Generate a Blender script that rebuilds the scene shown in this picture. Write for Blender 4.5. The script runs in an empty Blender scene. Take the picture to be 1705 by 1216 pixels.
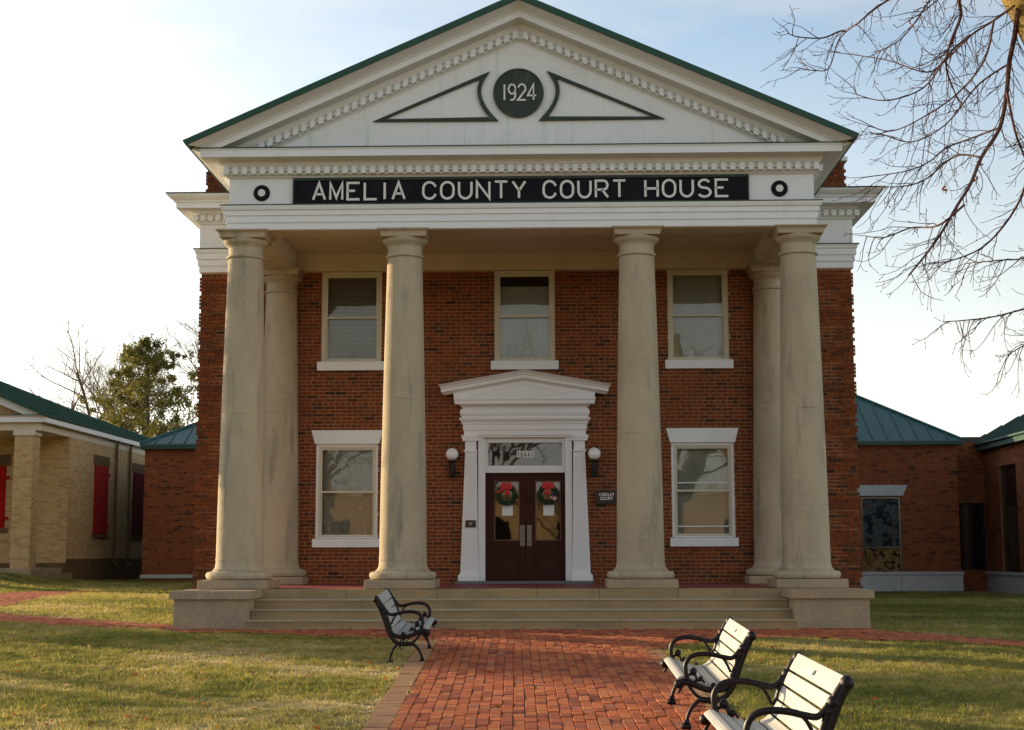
import bpy, math, random
import numpy as np
from mathutils import Vector, Matrix, Quaternion
random.seed(11); RNG = np.random.default_rng(11)
R = math.radians
SC = bpy.context.scene
COL = SC.collection
# ------------------------------------------------------------------ camera
cam = bpy.data.objects.new("camera", bpy.data.cameras.new("camera")); COL.objects.link(cam); SC.camera = cam
CY, CP, CR = -0.0268, 0.1257, -0.0025
fw = Vector((math.sin(CY)*math.cos(CP), math.cos(CY)*math.cos(CP), math.sin(CP)))
rt = Vector((math.cos(CY), -math.sin(CY), 0)); up = rt.cross(fw)
r2 = rt*math.cos(CR)+up*math.sin(CR); u2 = -rt*math.sin(CR)+up*math.cos(CR)
cam.matrix_world = Matrix.Translation((0.4996, -24.0531, 0.5421)) @ Matrix((r2, u2, -fw)).transposed().to_4x4()
cam.data.sensor_width = 36; cam.data.lens = 2485.2/1705*36
cam.data.clip_end = 3000; cam.data.clip_start = .1
# ------------------------------------------------------------------ light
SUN_EL, SUN_AZ = R(10.0), math.atan2(-.84, .54)      # azimuth clockwise from +Y
S = Vector((math.sin(SUN_AZ)*math.cos(SUN_EL), math.cos(SUN_AZ)*math.cos(SUN_EL), math.sin(SUN_EL)))
sun = bpy.data.objects.new("sun", bpy.data.lights.new("sun", 'SUN')); COL.objects.link(sun)
sun.data.energy = 4.9; sun.data.angle = R(.6); sun.data.color = (1, .74, .42)
sun.rotation_euler = (-S).to_track_quat('-Z', 'Y').to_euler()
wd = bpy.data.worlds.new("World"); SC.world = wd; wd.use_nodes = True
wn = wd.node_tree; wn.nodes.clear()
def N(nt, t, **k):
    n = nt.nodes.new(t)
    for a, b in k.items(): setattr(n, a, b)
    return n
sky = N(wn, 'ShaderNodeTexSky', sky_type='NISHITA', sun_disc=False, sun_elevation=SUN_EL, sun_rotation=SUN_AZ, air_density=1.0, dust_density=.7, ozone_density=1.6, altitude=100)
bg = N(wn, 'ShaderNodeBackground'); bg.inputs[1].default_value = .15
wo = N(wn, 'ShaderNodeOutputWorld')
tc = N(wn, 'ShaderNodeTexCoord'); mp = N(wn, 'ShaderNodeMapping'); mp.inputs['Scale'].default_value = (1.1, 1.1, 5.5)
mp.inputs['Location'].default_value = (.35, 0, .1)
ns = N(wn, 'ShaderNodeTexNoise'); ns.inputs['Scale'].default_value = 1.7; ns.inputs['Detail'].default_value = 7; ns.inputs['Roughness'].default_value = .55
cr = N(wn, 'ShaderNodeValToRGB'); cr.color_ramp.elements[0].position = .30; cr.color_ramp.elements[1].position = .68
sx = N(wn, 'ShaderNodeSeparateXYZ')
lowc = N(wn, 'ShaderNodeMapRange'); lowc.inputs[1].default_value = .0; lowc.inputs[2].default_value = .40; lowc.inputs[3].default_value = .95; lowc.inputs[4].default_value = 0
mx = N(wn, 'ShaderNodeMath', operation='MAXIMUM'); ml = N(wn, 'ShaderNodeMath', operation='MULTIPLY'); ml.inputs[1].default_value = .8
bw = N(wn, 'ShaderNodeRGBToBW')
cl = N(wn, 'ShaderNodeMixRGB', blend_type='MULTIPLY'); cl.inputs[0].default_value = 1; cl.inputs[2].default_value = (2.05, 1.93, 1.70, 1)
mix = N(wn, 'ShaderNodeMixRGB')
cm = N(wn, 'ShaderNodeMapRange'); cm.inputs[1].default_value = .02; cm.inputs[2].default_value = .40; cm.inputs[3].default_value = .62; cm.inputs[4].default_value = .95
cv = N(wn, 'ShaderNodeVectorMath', operation='SCALE')
L = wn.links.new
L(tc.outputs['Generated'], mp.inputs[0]); L(mp.outputs[0], ns.inputs['Vector']); L(ns.outputs[0], cr.inputs[0])
L(tc.outputs['Generated'], sx.inputs[0]); L(sx.outputs[2], lowc.inputs[0])
L(cr.outputs[0], ml.inputs[0]); L(ml.outputs[0], mx.inputs[0]); L(lowc.outputs[0], mx.inputs[1])
L(sky.outputs[0], bw.inputs[0]); L(bw.outputs[0], cv.inputs[0]); L(sx.outputs[2], cm.inputs[0]); L(cm.outputs[0], cv.inputs['Scale']); L(cv.outputs[0], cl.inputs[1]); L(sky.outputs[0], mix.inputs[1]); L(cl.outputs[0], mix.inputs[2]); L(mx.outputs[0], mix.inputs[0])
L(mix.outputs[0], bg.inputs[0]); L(bg.outputs[0], wo.inputs[0])
SC.view_settings.view_transform = 'Standard'; SC.view_settings.look = 'None'; SC.view_settings.gamma = 1
SC.view_settings.use_curve_mapping = False
SC.view_settings.exposure = .85
SC.cycles.max_bounces = 7; SC.cycles.transparent_max_bounces = 12; SC.cycles.caustics_reflective = False; SC.cycles.caustics_refractive = False
SC.cycles.sample_clamp_indirect = 6

# ------------------------------------------------------------------ materials
MAT = {}
def mat(name, col, rough=.6, noise=None, spec=.4, bump=0, bscale=40, metal=0, rnd=None, streak=None, trans=0, hue=None):
    """noise=(scale, colour2, lo, hi) ; rnd='obj'|'attr' with ramp in hue=[(pos,col)...]"""
    m = bpy.data.materials.new(name); m.use_nodes = True; nt = m.node_tree; MAT[name] = m
    b = nt.nodes['Principled BSDF']; b.inputs['Roughness'].default_value = rough; b.inputs['Metallic'].default_value = metal
    b.inputs['Specular IOR Level'].default_value = spec
    l = nt.links.new; geo = N(nt, 'ShaderNodeNewGeometry'); out = None
    c0 = N(nt, 'ShaderNodeRGB'); c0.outputs[0].default_value = (*col, 1); out = c0.outputs[0]
    if rnd:
        rp = N(nt, 'ShaderNodeValToRGB'); e = rp.color_ramp.elements
        while len(e) < len(hue): e.new(.5)
        for i, (p, c) in enumerate(hue): e[i].position = p; e[i].color = (*c, 1)
        if rnd == 'obj': oi = N(nt, 'ShaderNodeObjectInfo'); l(oi.outputs['Random'], rp.inputs[0])
        else: at = N(nt, 'ShaderNodeAttribute', attribute_name='rnd'); l(at.outputs['Fac'], rp.inputs[0])
        out = rp.outputs[0]
    for nz in (noise or []):
        sc, c2, lo, hi = nz[:4]
        t = N(nt, 'ShaderNodeTexNoise'); t.inputs['Scale'].default_value = sc; t.inputs['Detail'].default_value = 6; t.inputs['Roughness'].default_value = .6
        v = geo.outputs['Position']
        if len(nz) > 4:
            mpn = N(nt, 'ShaderNodeMapping'); mpn.inputs['Scale'].default_value = nz[4]; l(v, mpn.inputs[0]); v = mpn.outputs[0]
        l(v, t.inputs['Vector'])
        mr = N(nt, 'ShaderNodeMapRange'); mr.inputs[1].default_value = lo; mr.inputs[2].default_value = hi; l(t.outputs[0], mr.inputs[0])
        mm = N(nt, 'ShaderNodeMixRGB'); l(mr.outputs[0], mm.inputs[0]); l(out, mm.inputs[1]); mm.inputs[2].default_value = (*c2, 1); out = mm.outputs[0]
    l(out, b.inputs['Base Color'])
    if bump:
        t = N(nt, 'ShaderNodeTexNoise'); t.inputs['Scale'].default_value = bscale; t.inputs['Detail'].default_value = 5; l(geo.outputs['Position'], t.inputs['Vector'])
        bp = N(nt, 'ShaderNodeBump'); bp.inputs['Strength'].default_value = bump; bp.inputs['Distance'].default_value = .02; l(t.outputs[0], bp.inputs['Height']); l(bp.outputs[0], b.inputs['Normal'])
    if trans:
        tr = N(nt, 'ShaderNodeBsdfTranslucent'); l(out, tr.inputs[0]); ms = N(nt, 'ShaderNodeMixShader'); ms.inputs[0].default_value = trans
        o = nt.nodes['Material Output']; l(b.outputs[0], ms.inputs[1]); l(tr.outputs[0], ms.inputs[2]); l(ms.outputs[0], o.inputs[0])
    return m
REDS = [(0, (.035, .022, .014)), (.05, (.085, .033, .016)), (.14, (.14, .040, .015)), (.45, (.19, .048, .014)), (.7, (.235, .060, .016)), (.9, (.17, .055, .02)), (1, (.10, .042, .022))]
ORNG = [(0, (.045, .026, .018)), (.06, (.12, .040, .02)), (.15, (.21, .060, .022)), (.5, (.255, .072, .024)), (.85, (.29, .085, .028)), (1, (.19, .056, .024))]
PAVE = [(0, (.20, .052, .038)), (.12, (.33, .085, .045)), (.4, (.44, .112, .046)), (.65, (.50, .135, .05)), (.85, (.54, .18, .065)), (1, (.37, .13, .08))]
CREM = [(0, (.50, .31, .14)), (.3, (.62, .42, .205)), (.7, (.68, .48, .245)), (1, (.58, .43, .24))]
BUFF = [(0, (.33, .17, .09)), (.35, (.42, .25, .13)), (.7, (.47, .24, .12)), (1, (.38, .20, .13))]
for k, h in dict(brick=REDS, annexbrick=ORNG, paver=PAVE, cream=CREM, edging=BUFF).items():
    for r in ('obj', 'attr'):
        mat(f"{k}_{r}", h[2][1], .85, rnd=r, hue=h, spec=.25, noise=[(60, tuple(c*.45 for c in h[2][1]), .55, 1.1), (5, tuple(c*.62 for c in h[3][1]), .5, .95)], bump=.5, bscale=90)
mat('mortar', (.44, .25, .14), .95, noise=[(1.4, (.22, .12, .065), .42, .85), (14, (.42, .27, .17), .55, 1)], spec=.1)
mat('annexmortar', (.33, .15, .08), .95, noise=[(3, (.18, .08, .045), .4, .8)], spec=.1)
mat('creammortar', (.52, .35, .175), .9, noise=[(2, (.30, .22, .14), .45, .9)], spec=.1)
mat('bed', (.20, .12, .07), .95, noise=[(20, (.30, .24, .14), .4, .7), (3, (.16, .13, .05), .5, .8)], spec=.1)
mat('pathbed', (.30, .085, .045), .95, noise=[(9, (.20, .06, .04), .35, .7)], spec=.1)
mat('white', (.78, .79, .80), .5, noise=[(2.2, (.62, .63, .62), .55, .95), (8, (.66, .67, .66), .6, .9, (1, 1, .12))], bump=.06, bscale=30)
mat('whitedoor', (.80, .80, .81), .45, noise=[(7, (.68, .68, .67), .6, .95)], bump=.05)
mat('offwhite', (.68, .60, .46), .6, noise=[(3, (.56, .48, .36), .5, .9)])
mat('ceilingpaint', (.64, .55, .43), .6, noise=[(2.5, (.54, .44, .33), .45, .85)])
mat('framepaint', (.62, .58, .46), .5, noise=[(20, (.48, .44, .34), .55, .9)])
mat('stainwhite', (.78, .79, .80), .5, noise=[(2.2, (.62, .63, .62), .55, .95), (5, (.50, .62, .56), .56, .80, (1.6, 1, .10)), (40, (.68, .69, .68), .55, .9, (.1, 1, 1))])
mat('concrete', (.40, .30, .19), .85, noise=[(1.6, (.26, .22, .16), .42, .72), (22, (.43, .37, .27), .5, .8), (5, (.21, .19, .14), .62, .9, (1.2, 1.2, .14))], bump=.35, bscale=35, spec=.2)
mat('columnstone', (.475, .395, .275), .85, noise=[(1.5, (.35, .295, .21), .43, .72, (1, 1, .5)), (2.6, (.22, .205, .165), .55, .74, (1.7, 1.7, .26)), (13, (.52, .45, .31), .55, .8), (70, (.38, .33, .22), .5, .8)], bump=.3, bscale=28, spec=.2)
mat('stepstone', (.36, .25, .13), .85, noise=[(2.2, (.22, .17, .10), .4, .75, (.5, 1, 1)), (30, (.40, .35, .24), .55, .9)], bump=.35, bscale=35, spec=.2)
mat('nosing', (.42, .35, .23), .8, noise=[(12, (.38, .34, .24), .45, .8)])
mat('redfloor', (.26, .035, .04), .55, noise=[(4, (.17, .03, .035), .4, .8)])
mat('grayslab', (.16, .165, .17), .6, noise=[(6, (.11, .11, .12), .4, .8)])
mat('greenroof', (.004, .060, .032), .6, noise=[(1.5, (.018, .066, .048), .4, .8)], spec=.5)
mat('annexroof', (.030, .105, .105), .35, noise=[(1.2, (.02, .08, .085), .4, .8)], spec=.5)
mat('wingroof', (.012, .075, .060), .42, noise=[(1.5, (.015, .055, .048), .4, .8)])
mat('bronzegreen', (.012, .026, .012), .55, noise=[(7, (.05, .085, .06), .5, .78, (1, 1, .25)), (30, (.012, .016, .012), .5, .9)], spec=.5, bump=.2)
mat('signblack', (.008, .006, .010), .8, spec=.2, noise=[(3, (.018, .014, .022), .4, .8)])
mat('letterwhite', (.74, .74, .72), .5, noise=[(25, (.6, .6, .57), .55, .9)])
mat('doorwood', (.055, .015, .010), .6, spec=.15, noise=[(9, (.035, .012, .010), .4, .8, (3, 3, .4))], bump=.15, bscale=60)
mat('doorframe', (.12, .055, .03), .5)
mat('steelplate', (.16, .15, .14), .35, metal=.8)
mat('blackiron', (.010, .006, .008), .45, noise=[(50, (.02, .012, .012), .5, .9)], spec=.3, bump=.15, bscale=120)
mat('slatpaint', (.45, .45, .43), .6, noise=[(18, (.37, .34, .28), .55, .9), (3, (.42, .39, .32), .5, .8, (4, .4, 4))], bump=.1, bscale=50)
mat('globe', (.86, .87, .88), .25, spec=.5)
mat('redshutter', (.42, .014, .010), .8, spec=.08, noise=[(4, (.24, .012, .012), .45, .85)])
mat('lintelstone', (.17, .11, .06), .95, spec=.05, noise=[(12, (.10, .075, .05), .4, .8)], bump=.3)
mat('basestone', (.20, .12, .055), .95, spec=.05, noise=[(3, (.10, .075, .045), .35, .75), (15, (.24, .15, .09), .5, .9)], bump=.4)
mat('limestone', (.50, .51, .52), .7, noise=[(4, (.42, .43, .44), .45, .85)])
mat('shuttershaded', (.11, .010, .009), .85, spec=.05)  # shutter red darkened to paint in the shade of the gap by the annex
mat('darkglassy', (.012, .010, .014), .12, spec=.5)
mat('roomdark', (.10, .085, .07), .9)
mat('blind', (.72, .68, .56), .55)
mat('shade', (.60, .58, .50), .7, noise=[(3, (.50, .47, .40), .45, .85)])
mat('curtain', (.74, .80, .80), .8, noise=[(9, (.56, .62, .62), .45, .8, (6, 1, .3))])
mat('plastic', (.34, .31, .26), .3, noise=[(6, (.5, .48, .42), .5, .75, (3, 1, 1)), (14, (.14, .12, .1), .5, .8)])
mat('paper', (.75, .75, .74), .7)
mat('wreathgreen', (.022, .05, .016), .7, noise=[(40, (.05, .085, .03), .5, .8)])
mat('bowred', (.62, .012, .018), .4)
mat('flagwhite', (.7, .68, .7), .6); mat('flagred', (.5, .03, .06), .6); mat('flagblue', (.03, .04, .2), .6)
mat('signbrown', (.035, .018, .016), .4); mat('plaquetext', (.55, .5, .45), .5)
mat('bark', (.12, .085, .055), .9, noise=[(12, (.07, .05, .035), .4, .8)], bump=.5)
mat('twig', (.075, .03, .028), .8, noise=[(6, (.13, .06, .035), .5, .85)])
mat('mossbark', (.24, .16, .035), .95, noise=[(9, (.12, .09, .03), .4, .75), (30, (.30, .22, .06), .5, .9)], bump=.8, bscale=30)
mat('farbark', (.17, .125, .09), .9)
mat('cedar', (.15, .15, .035), .75, noise=[(.8, (.26, .22, .05), .42, .7), (9, (.09, .10, .03), .5, .8)], trans=.45)
mat('deadleaf', (.30, .11, .03), .8, trans=.25); 
GR = [(0, (.14, .165, .036)), (.25, (.23, .235, .05)), (.5, (.35, .32, .08)), (.72, (.48, .40, .145)), (.9, (.58, .47, .23)), (1, (.64, .54, .34))]
mat('blade', GR[2][1], .65, rnd='attr', hue=GR, spec=.3, trans=.5)
mat('leafmix', (.4, .14, .03), .7, rnd='attr', hue=[(0, (.22, .05, .02)), (.4, (.45, .13, .025)), (.7, (.55, .24, .04)), (1, (.62, .5, .38))], trans=.3)
mat('lawn', (.20, .18, .06), .95, noise=[(1.3, (.34, .27, .12), .42, .65), (14, (.10, .07, .035), .5, .75)], bump=.6, bscale=25, spec=.1)

def glass_mat(name, k, tint):
    m = bpy.data.materials.new(name); m.use_nodes = True; nt = m.node_tree; nt.nodes.clear(); MAT[name] = m; l = nt.links.new
    f = N(nt, 'ShaderNodeFresnel'); f.inputs[0].default_value = 1.52
    a = N(nt, 'ShaderNodeMath', operation='MULTIPLY_ADD'); a.inputs[1].default_value = k; a.inputs[2].default_value = .02; a.use_clamp = True
    t = N(nt, 'ShaderNodeBsdfTransparent'); t.inputs[0].default_value = (*tint, 1); g = N(nt, 'ShaderNodeBsdfGlossy'); g.inputs['Roughness'].default_value = .015
    geo = N(nt, 'ShaderNodeNewGeometry'); tx = N(nt, 'ShaderNodeTexNoise'); tx.inputs['Scale'].default_value = 1.6
    bp = N(nt, 'ShaderNodeBump'); bp.inputs['Strength'].default_value = .10; bp.inputs['Distance'].default_value = .02
    l(geo.outputs['Position'], tx.inputs['Vector']); l(tx.outputs[0], bp.inputs['Height']); l(bp.outputs[0], g.inputs['Normal'])
    ms = N(nt, 'ShaderNodeMixShader'); o = N(nt, 'ShaderNodeOutputMaterial')
    l(f.outputs[0], a.inputs[0]); l(a.outputs[0], ms.inputs[0]); l(t.outputs[0], ms.inputs[1]); l(g.outputs[0], ms.inputs[2]); l(ms.outputs[0], o.inputs[0])
glass_mat('glass', 1.45, (.80, .84, .82)); glass_mat('doorglass', 2.0, (.55, .5, .42))
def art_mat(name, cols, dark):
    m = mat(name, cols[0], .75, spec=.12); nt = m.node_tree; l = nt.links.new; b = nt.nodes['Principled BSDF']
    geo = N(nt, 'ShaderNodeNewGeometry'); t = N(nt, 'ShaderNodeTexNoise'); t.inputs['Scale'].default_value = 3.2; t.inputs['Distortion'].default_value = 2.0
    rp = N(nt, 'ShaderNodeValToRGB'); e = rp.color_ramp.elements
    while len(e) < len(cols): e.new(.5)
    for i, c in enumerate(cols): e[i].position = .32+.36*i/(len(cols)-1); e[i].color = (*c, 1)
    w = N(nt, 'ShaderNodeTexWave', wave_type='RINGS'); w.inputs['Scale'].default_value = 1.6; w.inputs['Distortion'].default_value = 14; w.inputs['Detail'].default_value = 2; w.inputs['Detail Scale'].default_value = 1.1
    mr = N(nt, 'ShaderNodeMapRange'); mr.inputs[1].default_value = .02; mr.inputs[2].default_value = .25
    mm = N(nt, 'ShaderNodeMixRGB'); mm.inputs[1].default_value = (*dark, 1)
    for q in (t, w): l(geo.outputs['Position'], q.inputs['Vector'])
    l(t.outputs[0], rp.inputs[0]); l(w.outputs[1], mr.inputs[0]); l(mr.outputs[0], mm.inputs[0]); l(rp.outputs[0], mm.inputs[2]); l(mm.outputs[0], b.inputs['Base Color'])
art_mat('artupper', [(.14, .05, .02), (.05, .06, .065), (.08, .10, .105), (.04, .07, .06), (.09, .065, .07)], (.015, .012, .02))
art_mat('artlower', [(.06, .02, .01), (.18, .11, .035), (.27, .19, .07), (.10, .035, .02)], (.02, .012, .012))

# ------------------------------------------------------------------ mesh helpers
W = {}                                    # world origin of every object
def roughbox(mb, x0, x1, y0, y1, z0, z1, amp=.005, step=.22):
    n = max(2, int((x1-x0)/step)); xs = [x0+(x1-x0)*k/n for k in range(n+1)]; rj = random.Random(int(x0*1000+z1*777+y0*31))
    P = [[(x, y0+rj.uniform(-1, .6)*amp*.6-(0), z1+rj.uniform(-1, .4)*amp*.7), (x, y0+rj.uniform(-.4, 1)*amp*.5, z0), (x, y1, z1), (x, y1, z0)] for x in xs]
    for k in range(n):
        if rj.random() < .06: P[k][0] = (P[k][0][0], P[k][0][1]+amp*3, P[k][0][2]-amp*1.6)
    for a, b in zip(P, P[1:]): mb.quad(a[1], b[1], b[0], a[0]); mb.quad(a[0], b[0], b[2], a[2]); mb.quad(b[1], a[1], a[3], b[3])
    mb.quad(P[0][1], P[0][0], P[0][2], P[0][3]); mb.quad(P[-1][0], P[-1][1], P[-1][3], P[-1][2]); return mb
class MB:
    def __init__(s): s.v = []; s.f = []; s.a = []
    def quad(s, *p):
        i = len(s.v); s.v += [tuple(q) for q in p]; s.f.append(tuple(range(i, i+len(p)))); return s
    def box(s, x0, x1, y0, y1, z0, z1):
        i = len(s.v)
        s.v += [(x, y, z) for z in (z0, z1) for (x, y) in ((x0, y0), (x1, y0), (x1, y1), (x0, y1))]
        s.f += [tuple(i+k for k in f) for f in ((3, 2, 1, 0), (4, 5, 6, 7), (0, 1, 5, 4), (1, 2, 6, 5), (2, 3, 7, 6), (3, 0, 4, 7))]; return s
    def prism(s, poly, y0, y1, ax='y'):
        """poly: (x,z) counter-clockwise seen from -y, extruded y0..y1 (ax='x': poly is (y,z), extruded in x)"""
        n = len(poly); i = len(s.v)
        for t in (y0, y1): s.v += [((a, t, b) if ax == 'y' else (t, a, b)) for a, b in poly]
        s.f.append(tuple(range(i, i+n))); s.f.append(tuple(range(i+2*n-1, i+n-1, -1)))
        for k in range(n): j = (k+1) % n; s.f.append((i+k, i+n+k, i+n+j, i+j))
        return s
    def tube(s, pts, rad, n=8, cap=True):
        pts = [Vector(p) for p in pts]; m = len(pts); rad = rad if isinstance(rad, (list, tuple)) else [rad]*m
        i0 = len(s.v); pn = None
        for k, p in enumerate(pts):
            d = (pts[min(k+1, m-1)]-pts[max(k-1, 0)]).normalized()
            a = (pn - d*pn.dot(d)) if pn else d.orthogonal()
            a.normalize(); pn = a; b = d.cross(a)
            for q in range(n):
                t = 2*math.pi*q/n; s.v.append(tuple(p+(a*math.cos(t)+b*math.sin(t))*rad[k]))
        for k in range(m-1):
            for q in range(n):
                q2 = (q+1) % n; A = i0+k*n; s.f.append((A+q, A+q2, A+n+q2, A+n+q))
        if cap: s.f.append(tuple(i0+q for q in range(n-1, -1, -1))); s.f.append(tuple(i0+(m-1)*n+q for q in range(n)))
        return s
    def lathe(s, prof, cx, cy, n=32):
        i0 = len(s.v)
        for r, z in prof:
            for q in range(n): t = 2*math.pi*q/n; s.v.append((cx+r*math.cos(t), cy+r*math.sin(t), z))
        for k in range(len(prof)-1):
            for q in range(n):
                q2 = (q+1) % n; A = i0+k*n; s.f.append((A+q, A+q2, A+n+q2, A+n+q))
        s.f.append(tuple(i0+q for q in range(n-1, -1, -1))); s.f.append(tuple(i0+(len(prof)-1)*n+q for q in range(n)))
        return s
    def sweepU(s, prof, hx, yf, yb, sides=True):
        """profile (outward offset, z) swept round the U: left side, front, right side"""
        ring = lambda p, z: [(-(hx+p), yb, z), (-(hx+p), yf-p, z), (hx+p, yf-p, z), (hx+p, yb, z)]
        for (p0, z0), (p1, z1) in zip(prof, prof[1:]):
            a, b = ring(p0, z0), ring(p1, z1)
            for k in range(3): s.quad(a[k], a[k+1], b[k+1], b[k])
        return s
    def ribbon(s, pts, t, O, U, V, Nn, depth, closed=False):
        """flat bar of width t along 2-D pts, in the plane O+U*x+V*y, standing proud by depth"""
        n = len(pts); P = [Vector(p) for p in pts]; lf = []; rg = []
        for k in range(n):
            a = P[k-1] if (k > 0 or closed) else None; c = P[(k+1) % n] if (k < n-1 or closed) else None
            d1 = (P[k]-a).normalized() if a is not None else None; d2 = (c-P[k]).normalized() if c is not None else None
            if d1 is None: d1 = d2
            if d2 is None: d2 = d1
            n1 = Vector((-d1.y, d1.x)); n2 = Vector((-d2.y, d2.x)); m = (n1+n2)
            m = m.normalized() if m.length > 1e-6 else n1
            q = t/2/max(.35, m.dot(n1)); lf.append(P[k]+m*q); rg.append(P[k]-m*q)
        w = lambda p, h: tuple(O+U*p.x+V*p.y+Nn*h)
        rng = range(n if closed else n-1)
        for k in rng:
            j = (k+1) % n
            s.quad(w(rg[k], depth), w(rg[j], depth), w(lf[j], depth), w(lf[k], depth))
            s.quad(w(lf[k], depth), w(lf[j], depth), w(lf[j], 0), w(lf[k], 0))
            s.quad(w(rg[j], depth), w(rg[k], depth), w(rg[k], 0), w(rg[j], 0))
        if not closed:
            s.quad(w(lf[0], depth), w(lf[0], 0), w(rg[0], 0), w(rg[0], depth)); s.quad(w(rg[-1], depth), w(rg[-1], 0), w(lf[-1], 0), w(lf[-1], depth))
        return s
    def xf(s, M):
        s.v = [tuple(M @ Vector(p)) for p in s.v]; return s
    def mesh(s, name, smooth=False):
        me = bpy.data.meshes.new(name); me.from_pydata(s.v, [], s.f)
        if s.a:
            at = me.attributes.new('rnd', 'FLOAT', 'FACE'); at.data.foreach_set('value', np.array(s.a, 'f'))
        if smooth: me.polygons.foreach_set('use_smooth', [True]*len(me.polygons))
        me.update(); return me
def put(o, parent=None, org=(0, 0, 0)):
    COL.objects.link(o); W[o.name] = Vector(org)
    if parent: o.parent = parent; o.location = Vector(org)-W[parent.name]
    else: o.location = org
    return o
def tag(o, label=None, cat=None, group=None, kind=None):
    if label: o['label'] = label
    if cat: o['category'] = cat
    if group: o['group'] = group
    if kind: o['kind'] = kind
    return o
def thing(name, org, label, cat, group=None):
    return tag(put(bpy.data.objects.new(name, None), None, org), label, cat, group)
def part(name, mb, m, parent, smooth=False, bevel=0, kind=None, label=None):
    """mb holds world coordinates"""
    me = mb.mesh(name, smooth) if isinstance(mb, MB) else mb
    me.materials.append(MAT[m]) if m else None
    o = bpy.data.objects.new(name, me); put(o, parent, (0, 0, 0))
    if bevel:
        b = o.modifiers.new('bevel', 'BEVEL'); b.width = bevel; b.segments = 2; b.limit_method = 'ANGLE'; b.angle_limit = R(40)
    if smooth:
        try: o.data.shade_smooth_by_angle = None
        except Exception: pass
    if kind: o['kind'] = kind
    if label: o['label'] = label
    return o
def smooth_angle(o, a=35):
    me = o.data; me.polygons.foreach_set('use_smooth', [True]*len(me.polygons))
    es = o.modifiers.new('split', 'EDGE_SPLIT'); es.split_angle = R(a)

# ------------------------------------------------------------------ bricks
_bm = {}
def brick_mesh(L_, H_, P_, U, Nn, key, m):
    k = (key, round(L_, 3), round(H_, 3), round(P_, 3))
    if k not in _bm:
        Z = Vector((0, 0, 1)); c = [U*(sx_*L_/2)+Z*(sz*H_/2)+Nn*h for h in (0, P_) for sx_, sz in ((-1, -1), (1, -1), (1, 1), (-1, 1))]
        me = bpy.data.meshes.new('brick'); me.from_pydata([tuple(q) for q in c], [], [(4, 5, 6, 7), (0, 1, 5, 4), (1, 2, 6, 5), (2, 3, 7, 6), (3, 0, 4, 7)])
        me.materials.append(MAT[m]); _bm[k] = me
    return _bm[k]
def brickwall(root, O, U, Nn, width, z0, z1, holes, kind, mort, nobj=0, prio=None, L_=.203, Hc=.0677, j=.0105, proud=.004, header=6, quoin=None, name='brick_wall', thick=.25, frame=None):
    O = Vector(O); U = Vector(U).normalized(); Nn = Vector(Nn).normalized(); Z = Vector((0, 0, 1))
    # mortar core, cut round the openings
    xs = sorted({0, width, *[min(max(h[k], 0), width) for h in holes for k in (0, 1)]}); zs = sorted({z0, z1, *[min(max(h[k], z0), z1) for h in holes for k in (2, 3)]})
    mb = MB()
    for a, b in zip(xs, xs[1:]):
        for c, d in zip(zs, zs[1:]):
            if b-a < 1e-4 or d-c < 1e-4 or any(h[0] <= (a+b)/2 <= h[1] and h[2] <= (c+d)/2 <= h[3] for h in holes): continue
            i = len(mb.v)
            for dd in (0, -thick):
                for (p, q) in ((a, c), (b, c), (b, d), (a, d)): mb.v.append(tuple(O+U*p+Z*(q)+Nn*dd))
            mb.f += [tuple(i+k for k in f) for f in ((0, 1, 2, 3), (7, 6, 5, 4), (0, 4, 5, 1), (1, 5, 6, 2), (2, 6, 7, 3), (3, 7, 4, 0))]
    wall = part(name, mb, mort, root)
    B = []
    n = int(round((z1-z0)/Hc)); H_ = Hc-j
    for c in range(n):
        zc = z0+(c+.5)*Hc
        if zc+H_/2 > z1+.002: continue
        hd = header and c % header == 3
        bl = (L_-j)/2 if hd else L_; pitch = bl+j
        off = (pitch*.5 if c % 2 else 0)-(.25*pitch if hd else 0)
        x = -off
        while x < width:
            a, b = max(x, 0), min(x+bl, width); x += pitch
            segs = [(a, b)]
            for h in holes:
                if h[2]-.01 < zc < h[3]+.01:
                    ns_ = []
                    for (p, q) in segs:
                        if q <= h[0] or p >= h[1]: ns_.append((p, q))
                        else:
                            if p < h[0]: ns_.append((p, h[0]))
                            if q > h[1]: ns_.append((h[1], q))
                    segs = ns_
            for (p, q) in segs:
                if q-p < .03: continue
                pr = proud+random.uniform(-.001, .002)
                if quoin:
                    g = (c-quoin) // 5; wq = .28 if g % 2 else .60
                    if (c-quoin) % 5 != 4 and ((p+q)/2 < wq or (p+q)/2 > width-wq): pr += .028
                B.append((p, q, zc, pr))
    rem = B
    if nobj:
        B.sort(key=lambda b: prio(b[0], b[2])); ob, rem = B[:nobj], B[nobj:]
        for (p, q, zc, pr) in ob:
            me = brick_mesh(q-p, H_, pr, U, Nn, (kind, tuple(U), tuple(Nn)), kind+'_obj')
            put(bpy.data.objects.new('brick', me), wall, O+U*((p+q)/2)+Z*zc)
    st = MB()
    for (p, q, zc, pr) in rem:
        i = len(st.v); a = zc-H_/2; b = zc+H_/2
        ext = 0
        if quoin and pr > .025:
            if p < .005: p -= .028
            if q > width-.005: q += .028
        for h in (0 if pr < .03 else 0, pr):
            for (x_, z_) in ((p, a), (q, a), (q, b), (p, b)): st.v.append(tuple(O+U*x_+Z*z_+Nn*h))
        st.f += [tuple(i+k for k in f) for f in ((4, 5, 6, 7), (0, 1, 5, 4), (1, 2, 6, 5), (2, 3, 7, 6), (3, 0, 4, 7))]
        st.a += [random.random()]*5
    if rem: part('brickwork', st, kind+'_attr', wall, kind='stuff')
    return wall

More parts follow.
